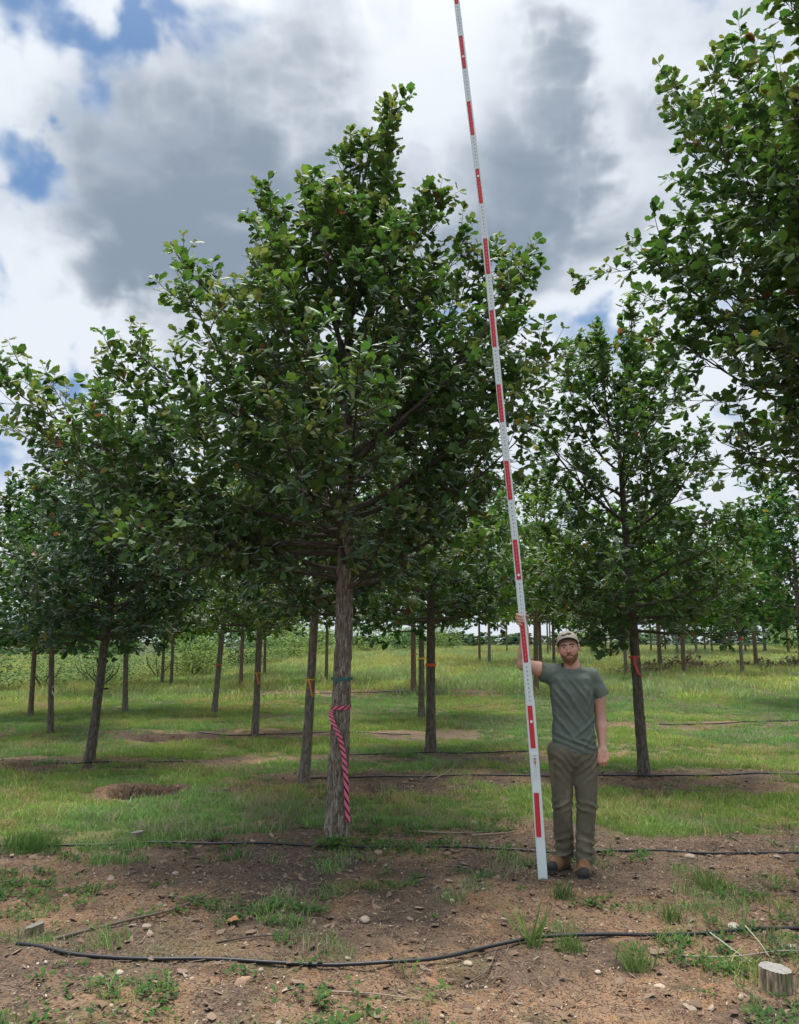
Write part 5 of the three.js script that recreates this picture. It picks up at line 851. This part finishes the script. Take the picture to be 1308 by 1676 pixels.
function ribbonTail(pts, w, seed, twist = 0.6) { // a hanging strip along points
  const c = new THREE.CatmullRomCurve3(pts.map(p => V(...p))), n = 60, P = [], I = [], U = [], L = c.getLength(); for (let i = 0; i <= n; i++) { const t = i / n, p = c.getPoint(t), a = twist * (noise2(t * 3, seed) - 0.5) * 2; const dx = Math.cos(a) * w / 2, dz = Math.sin(a) * w / 2; P.push(p.x - dx, p.y, p.z - dz, p.x + dx, p.y + w * 0.06, p.z + dz); U.push(t * L / 0.17, 0, t * L / 0.17, 1); if (i < n) I.push(i * 2, i * 2 + 1, i * 2 + 2, i * 2 + 1, i * 2 + 3, i * 2 + 2); }
  const g = new THREE.BufferGeometry(); g.setAttribute('position', new THREE.Float32BufferAttribute(P, 3)); g.setAttribute('uv', new THREE.Float32BufferAttribute(U, 2)); g.setIndex(I); g.computeVertexNormals(); return g;
}
const tapeMat = (r, g, b) => new THREE.MeshStandardMaterial({ color: new THREE.Color().setRGB(r, g, b), roughness: 0.5, side: THREE.DoubleSide });
const RIB = 'marking ribbons on the trunks';
{
  const c = document.createElement('canvas'); c.width = 256; c.height = 64; const q = c.getContext('2d'); q.fillStyle = 'rgb(216,100,122)'; q.fillRect(0, 0, 256, 64); q.fillStyle = 'rgb(40,14,26)'; for (let k = -1; k < 4; k++) { const x = k * 85.33; q.beginPath(); q.moveTo(x, 64); q.lineTo(x + 30, 64); q.lineTo(x + 104, 0); q.lineTo(x + 74, 0); q.fill(); }
  const t = new THREE.CanvasTexture(c); t.colorSpace = THREE.SRGBColorSpace; t.wrapS = t.wrapT = THREE.RepeatWrapping; const stripe = new THREE.MeshStandardMaterial({ map: t, roughness: 0.45, side: THREE.DoubleSide });
  const gy = ground(-0.54, -7.19), tx = -0.512, tz = -7.18, T = thing('striped_ribbon', 'pink and black striped ribbon tied round the tallest trunk, its long end hanging', 'ribbon', [0, 0, 0], RIB);
  part('band', ribbonBand(tx, 1.09, tz, 0.090, 0.034, 0, 0.006, 3), stripe, T);
  part('tail', ribbonTail([[-0.588, 1.065, -7.105], [-0.592, 1.03, -7.075], [-0.56, 0.95, -7.055], [-0.515, 0.86, -7.05], [-0.483, 0.75, -7.05], [-0.465, 0.63, -7.045], [-0.452, 0.5, -7.045], [-0.445, 0.33, -7.045], [-0.432, 0.16, -7.045]], 0.040, 5, 0.35), stripe, T);
  tag(part('ribbon', ribbonBand(-0.505, 1.33, -7.18, 0.092, 0.022, 0.4, 0.008, 8), tapeMat(0.01, 0.12, 0.095)), 'dark teal ribbon round the tallest trunk above the striped one', 'ribbon', RIB);
}
function trunkRibbon(x, y, z, r, h, col, label, tail) {
  const T = thing('ribbon', label, 'ribbon', [0, 0, 0], RIB), m = tapeMat(...col);
  part('band', ribbonBand(x, y, z, r, h, 0.3, 0.006, Math.abs(x * 7)), m, T); if (tail) part('tail', ribbonTail(tail.map(([dx, dy, dz]) => [x + dx, y + dy, z + r + dz]), tail.w || 0.025, 4), tail.m || m, T);
}
const yt = [[-0.02, 0, 0.006], [0, -0.04, 0.02], [0.01, -0.1, 0.02], [0.035, -0.2, 0.015]]; yt.m = tapeMat(0.75, 0.22, 0.04);
trunkRibbon(-1.085, 1.2, -9.95, 0.062, 0.018, [0.62, 0.42, 0.03], 'yellow ribbon with an orange end on the trunk close behind the tallest tree', yt);
trunkRibbon(0.48, 1.305, -12.5, 0.078, 0.045, [0.7, 0.085, 0.02], 'wide orange ribbon on the dark trunk left of the pole');
trunkRibbon(0.50, 1.29, -18.1, 0.082, 0.04, [0.72, 0.5, 0.05], 'yellow ribbon on the pale-barked trunk left of the pole');
trunkRibbon(0.44, 1.28 + 0.0, -24.23, 0.10, 0.03, [0.6, 0.1, 0.03], 'thin orange ribbon on the leftmost of the three trunks left of the pole');
trunkRibbon(-2.575, 1.1, -14.83, 0.065, 0.02, [0.6, 0.36, 0.05], 'yellow ribbon with an orange end on the light green tree', yt);
trunkRibbon(-4.25, 1.12, -19.12, 0.075, 0.03, [0.6, 0.12, 0.05], 'thin orange ribbon on the grey leaning trunk');
trunkRibbon(-6.39, 0.85, -15.22, 0.06, 0.015, [0.55, 0.5, 0.38], 'white string tied round the slim trunk at the left', [[0.02, 0, 0.005], [-0.05, -0.05, 0.015], [-0.03, -0.12, 0.015], [0.03, -0.2, 0.01]]);
const rt = [[-0.015, 0.005, 0.006], [-0.02, -0.06, 0.012], [0, -0.14, 0.014], [0.02, -0.2, 0.016], [0.06, -0.235, 0.016]]; rt.w = 0.04;
trunkRibbon(3.0, 1.46, -10.39, 0.072, 0.028, [0.55, 0.06, 0.035], 'red ribbon with a hanging end on the trunk right of the man', rt);
trunkRibbon(12.84, 1.75, -30.48, 0.09, 0.05, [0.6, 0.04, 0.03], 'small red ribbon on a far trunk at the right of the field');
trunkRibbon(4.12, 1.55, -24.41, 0.09, 0.035, [0.01, 0.14, 0.1], 'teal ribbon on the trunk behind the raised arm');
trunkRibbon(-4.17, 1.0, -11.52, 0.068, 0.022, [0.02, 0.03, 0.03], 'blackish ribbon on the dark leaning trunk');

// ------------------------------------------------------------------ cut stumps, stones, sticks
function stump(x, d, r, h, label, tilt, pale = 0.4) {
  const T = thing('stump', label, 'stump', [x, ground(x, -d), -d], 'cut stumps'), P = [], I = [], n = 96, m = 20, C = [];
  for (let j = 0; j <= m; j++) for (let i = 0; i <= n; i++) { const a = i / n * Math.PI * 2, y = j / m, q = r * (1 + 0.22 * Math.pow(1 - y, 3)) * (1 + 0.14 * (noise3(Math.cos(a) * 3 + x, y * 2, Math.sin(a) * 3) - 0.5) + 0.16 * (noise3(Math.cos(a) * 10, y * 2.2, Math.sin(a) * 10) - 0.5) + 0.08 * (noise3(Math.cos(a) * 26, y * 6, Math.sin(a) * 26) - 0.5)); P.push(Math.cos(a) * q, -0.04 + y * (h + 0.04 + tilt * Math.cos(a) * r * y), Math.sin(a) * q); const v = 0.35 + 1.3 * noise3(Math.cos(a) * 10, y * 2.2, Math.sin(a) * 10) * (0.6 + 0.8 * noise3(Math.cos(a) * 26, y * 9, Math.sin(a) * 26)), mo = sstep(0.55, 0.7, noise3(Math.cos(a) * 3 + 5, y * 3, Math.sin(a) * 3)); C.push(mix(0.23, 0.15, mo) * v, mix(0.18, 0.15, mo) * v, mix(0.115, 0.06, mo) * v); }
  for (let j = 0; j < m; j++) for (let i = 0; i < n; i++) { const k = j * (n + 1) + i; I.push(k, k + n + 1, k + 1, k + 1, k + n + 1, k + n + 2); }
  const g = new THREE.BufferGeometry(); g.setAttribute('position', new THREE.Float32BufferAttribute(P, 3)); g.setAttribute('color', new THREE.Float32BufferAttribute(C, 3)); g.setIndex(I); g.computeVertexNormals(); part('bark', g, new THREE.MeshStandardMaterial({ vertexColors: true, roughness: 1 }), T);
  const cp = [], cc = [], ci = [], R = 10; for (let j = 0; j <= R; j++) for (let i = 0; i <= n; i++) { const a = i / n * Math.PI * 2, k = (m * (n + 1) + i) * 3, t = j / R * 0.985; cp.push(P[k] * t, mix(h, P[k + 1], t) + 0.002, P[k + 2] * t); const ring = 0.8 + 0.3 * noise2(t * 22 + 0.6 * noise2(a, 2), 1) - 0.25 * sstep(0.7, 0.75, noise3(Math.cos(a) * 7, 1, Math.sin(a) * 7)); cc.push(pale * 1.05 * ring, pale * ring, pale * 0.92 * ring); }
  for (let j = 0; j < R; j++) for (let i = 0; i < n; i++) { const k = j * (n + 1) + i; ci.push(k, k + 1, k + n + 1, k + 1, k + n + 2, k + n + 1); }
  const c = new THREE.BufferGeometry(); c.setAttribute('position', new THREE.Float32BufferAttribute(cp, 3)); c.setAttribute('color', new THREE.Float32BufferAttribute(cc, 3)); c.setIndex(ci); c.computeVertexNormals(); part('cut_face', c, new THREE.MeshStandardMaterial({ vertexColors: true, roughness: 0.9, side: THREE.DoubleSide }), T);
}
stump(1.83, 4.2, 0.074, 0.095, 'weathered cut stump at the lower right corner', -0.1, 0.22);
stump(-2.2, 7.05, 0.05, 0.07, 'small cut stub beside the hose behind, left of the tallest tree', 0.1, 0.12);
stump(-2.12, 4.97, 0.05, 0.035, 'rotten low stump at the left end of the nearest hose', 0.25, 0.14);
function stone(x, d, s, col, label) { const g = mergeVertices(new THREE.IcosahedronGeometry(1, 3).deleteAttribute('uv').deleteAttribute('normal'), 1e-4), p = g.attributes.position; for (let i = 0; i < p.count; i++) { const a = p.getX(i), b = p.getY(i), c = p.getZ(i), k = 0.72 + 0.55 * fbm3(a * 1.6 + x * 9, b * 1.6, c * 1.6 + d, 3); p.setXYZ(i, a * k * s * 1.3, b * k * s * 0.6, c * k * s); } g.computeVertexNormals(); const m = part('stone', g, std(...col.map(e => e * 0.66), 0.95)); m.position.set(x, ground(x, -d) + s * 0.22, -d); m.rotation.y = x * 7; tag(m, label, 'stone', 'stones on the soil'); }
stone(1.95, 5.0, 0.034, [0.48, 0.43, 0.35], 'pale stone just behind the nearest hose at the right');
stone(2.16, 4.72, 0.02, [0.45, 0.39, 0.31], 'small pale stone between the hose and the stump');
stone(-0.21, 5.15, 0.032, [0.42, 0.34, 0.25], 'tan stone in the middle of the bare soil');
stone(2.25, 6.55, 0.034, [0.4, 0.33, 0.24], 'tan stone in front of the hose right of the man');
stone(-0.17, 6.7, 0.03, [0.4, 0.3, 0.2], 'tan stone right of the foot of the tallest trunk');
stone(1.26, 4.2, 0.022, [0.5, 0.4, 0.28], 'small tan stone at the bottom, left of the stump');
stone(0.36, 4.52, 0.02, [0.5, 0.41, 0.3], 'small stone below the nearest hose left of the tallest tuft');
stone(-1.42, 4.38, 0.02, [0.5, 0.42, 0.33], 'small stone below the nearest hose at the left');
stone(-1.62, 6.12, 0.022, [0.45, 0.4, 0.34], 'grey stone on the soil left of the tallest trunk');
stone(-0.98, 5.25, 0.017, [0.5, 0.45, 0.38], 'little pale stone beside the long twig');
function stick(pts, r0, label, col = [0.13, 0.10, 0.075]) { const A = new Acc(); const P = pts.map(([x, d, h = 0.01]) => V(x, ground(x, -d) + h, -d)); const c = new THREE.CatmullRomCurve3(P).getPoints(18); A.tube(c, c.map((_, i) => mix(r0, r0 * 0.4, i / 18)), 6); tag(part('stick', A.geo(), std(...col, 0.95)), label, 'stick', 'fallen sticks'); }
stick([[-1.95, 4.82], [-1.6, 5.08, 0.02], [-1.4, 5.3, 0.02], [-1.15, 5.75, 0.03]], 0.011, 'long fallen twig lying across the bare soil at the left');
stick([[1.72, 4.75, 0.08], [1.78, 4.62, 0.05], [1.83, 4.5, 0.02], [1.86, 4.42, 0.01]], 0.004, 'pale thin twig leaning over the nearest hose, left of the stump', [0.42, 0.37, 0.33]);
stick([[1.5, 4.6], [1.75, 4.56, 0.03], [2.05, 4.58, 0.03], [2.35, 4.6, 0.02]], 0.005, 'grey twig lying behind the stump', [0.3, 0.26, 0.23]);
stick([[1.93, 4.78, 0.09], [1.94, 4.62, 0.05], [1.94, 4.5, 0.02]], 0.0035, 'upright pale twig behind the stump', [0.4, 0.33, 0.27]);
stick([[0.12, 7.35], [0.4, 7.25, 0.02], [0.72, 7.3, 0.03]], 0.012, 'bent dead stick on the soil left of the pole', [0.2, 0.16, 0.12]);
stick([[0.62, 7.2, 0.02], [0.85, 7.22, 0.04], [1.0, 7.35, 0.03]], 0.012, 'brown stick behind the pole', [0.22, 0.165, 0.12]);
stick([[0.25, 10.1, 0.02], [0.42, 9.9, 0.18], [0.5, 9.8, 0.3]], 0.01, 'dead shoot standing up by the hose left of the pole', [0.28, 0.22, 0.16]);
stick([[0.4, 10.0, 0.02], [0.62, 9.95, 0.14], [0.72, 9.9, 0.26]], 0.009, 'second dead shoot leaning right by the hose left of the pole', [0.28, 0.22, 0.16]);
stick([[-1.02, 4.78], [-0.8, 4.86, 0.015], [-0.55, 4.84, 0.02]], 0.006, 'short dark twig just above the nearest hose', [0.09, 0.07, 0.055]);
stick([[0.3, 4.25], [0.45, 4.42, 0.02], [0.52, 4.62, 0.03]], 0.006, 'thin twig below the nearest hose, left of the tallest tuft', [0.12, 0.09, 0.07]);
stick([[-0.35, 4.16, 0.01], [-0.1, 4.12, 0.02], [0.1, 4.06, 0.01]], 0.005, 'pale twig near the bottom border', [0.3, 0.24, 0.18]);
function deadLeaf(x, d, s, col, turn, label) { const r = rng(Math.round(x * 100 + d * 1000)); const m = part('dead_leaf', blade((t, i) => obov(t) * (i % 2 ? 1.1 : 0.8), 8, 0.6, 0.7), new THREE.MeshStandardMaterial({ color: new THREE.Color().setRGB(...col), roughness: 0.9, side: THREE.DoubleSide })); m.position.set(x, ground(x, -d) + 0.03, -d); m.rotation.set(-1.3 + r() * 0.5, r() - 0.5, turn); m.scale.setScalar(s); tag(m, label, 'dead leaf', 'large dead leaves on the soil'); }
deadLeaf(-0.95, 5.1, 0.12, [0.26, 0.12, 0.05], 1, 'curled orange-brown dead leaf below the weed patch by the long twig');
deadLeaf(-0.78, 4.98, 0.1, [0.22, 0.10, 0.05], 3, 'russet dead leaf right of the curled orange-brown one');
deadLeaf(0.1, 5.6, 0.1, [0.26, 0.12, 0.06], 5, 'orange-brown dead leaf left of the pole foot');
deadLeaf(-0.72, 4.25, 0.09, [0.34, 0.22, 0.14], 2, 'tan dead leaf near the bottom border left of centre');
deadLeaf(0.12, 4.3, 0.1, [0.25, 0.13, 0.07], 4, 'brown dead leaf below the sagging hose in the centre');
deadLeaf(2.3, 4.78, 0.08, [0.3, 0.13, 0.06], 0.5, 'russet dead leaf behind the stump at the right');
renderer.render(scene, camera);
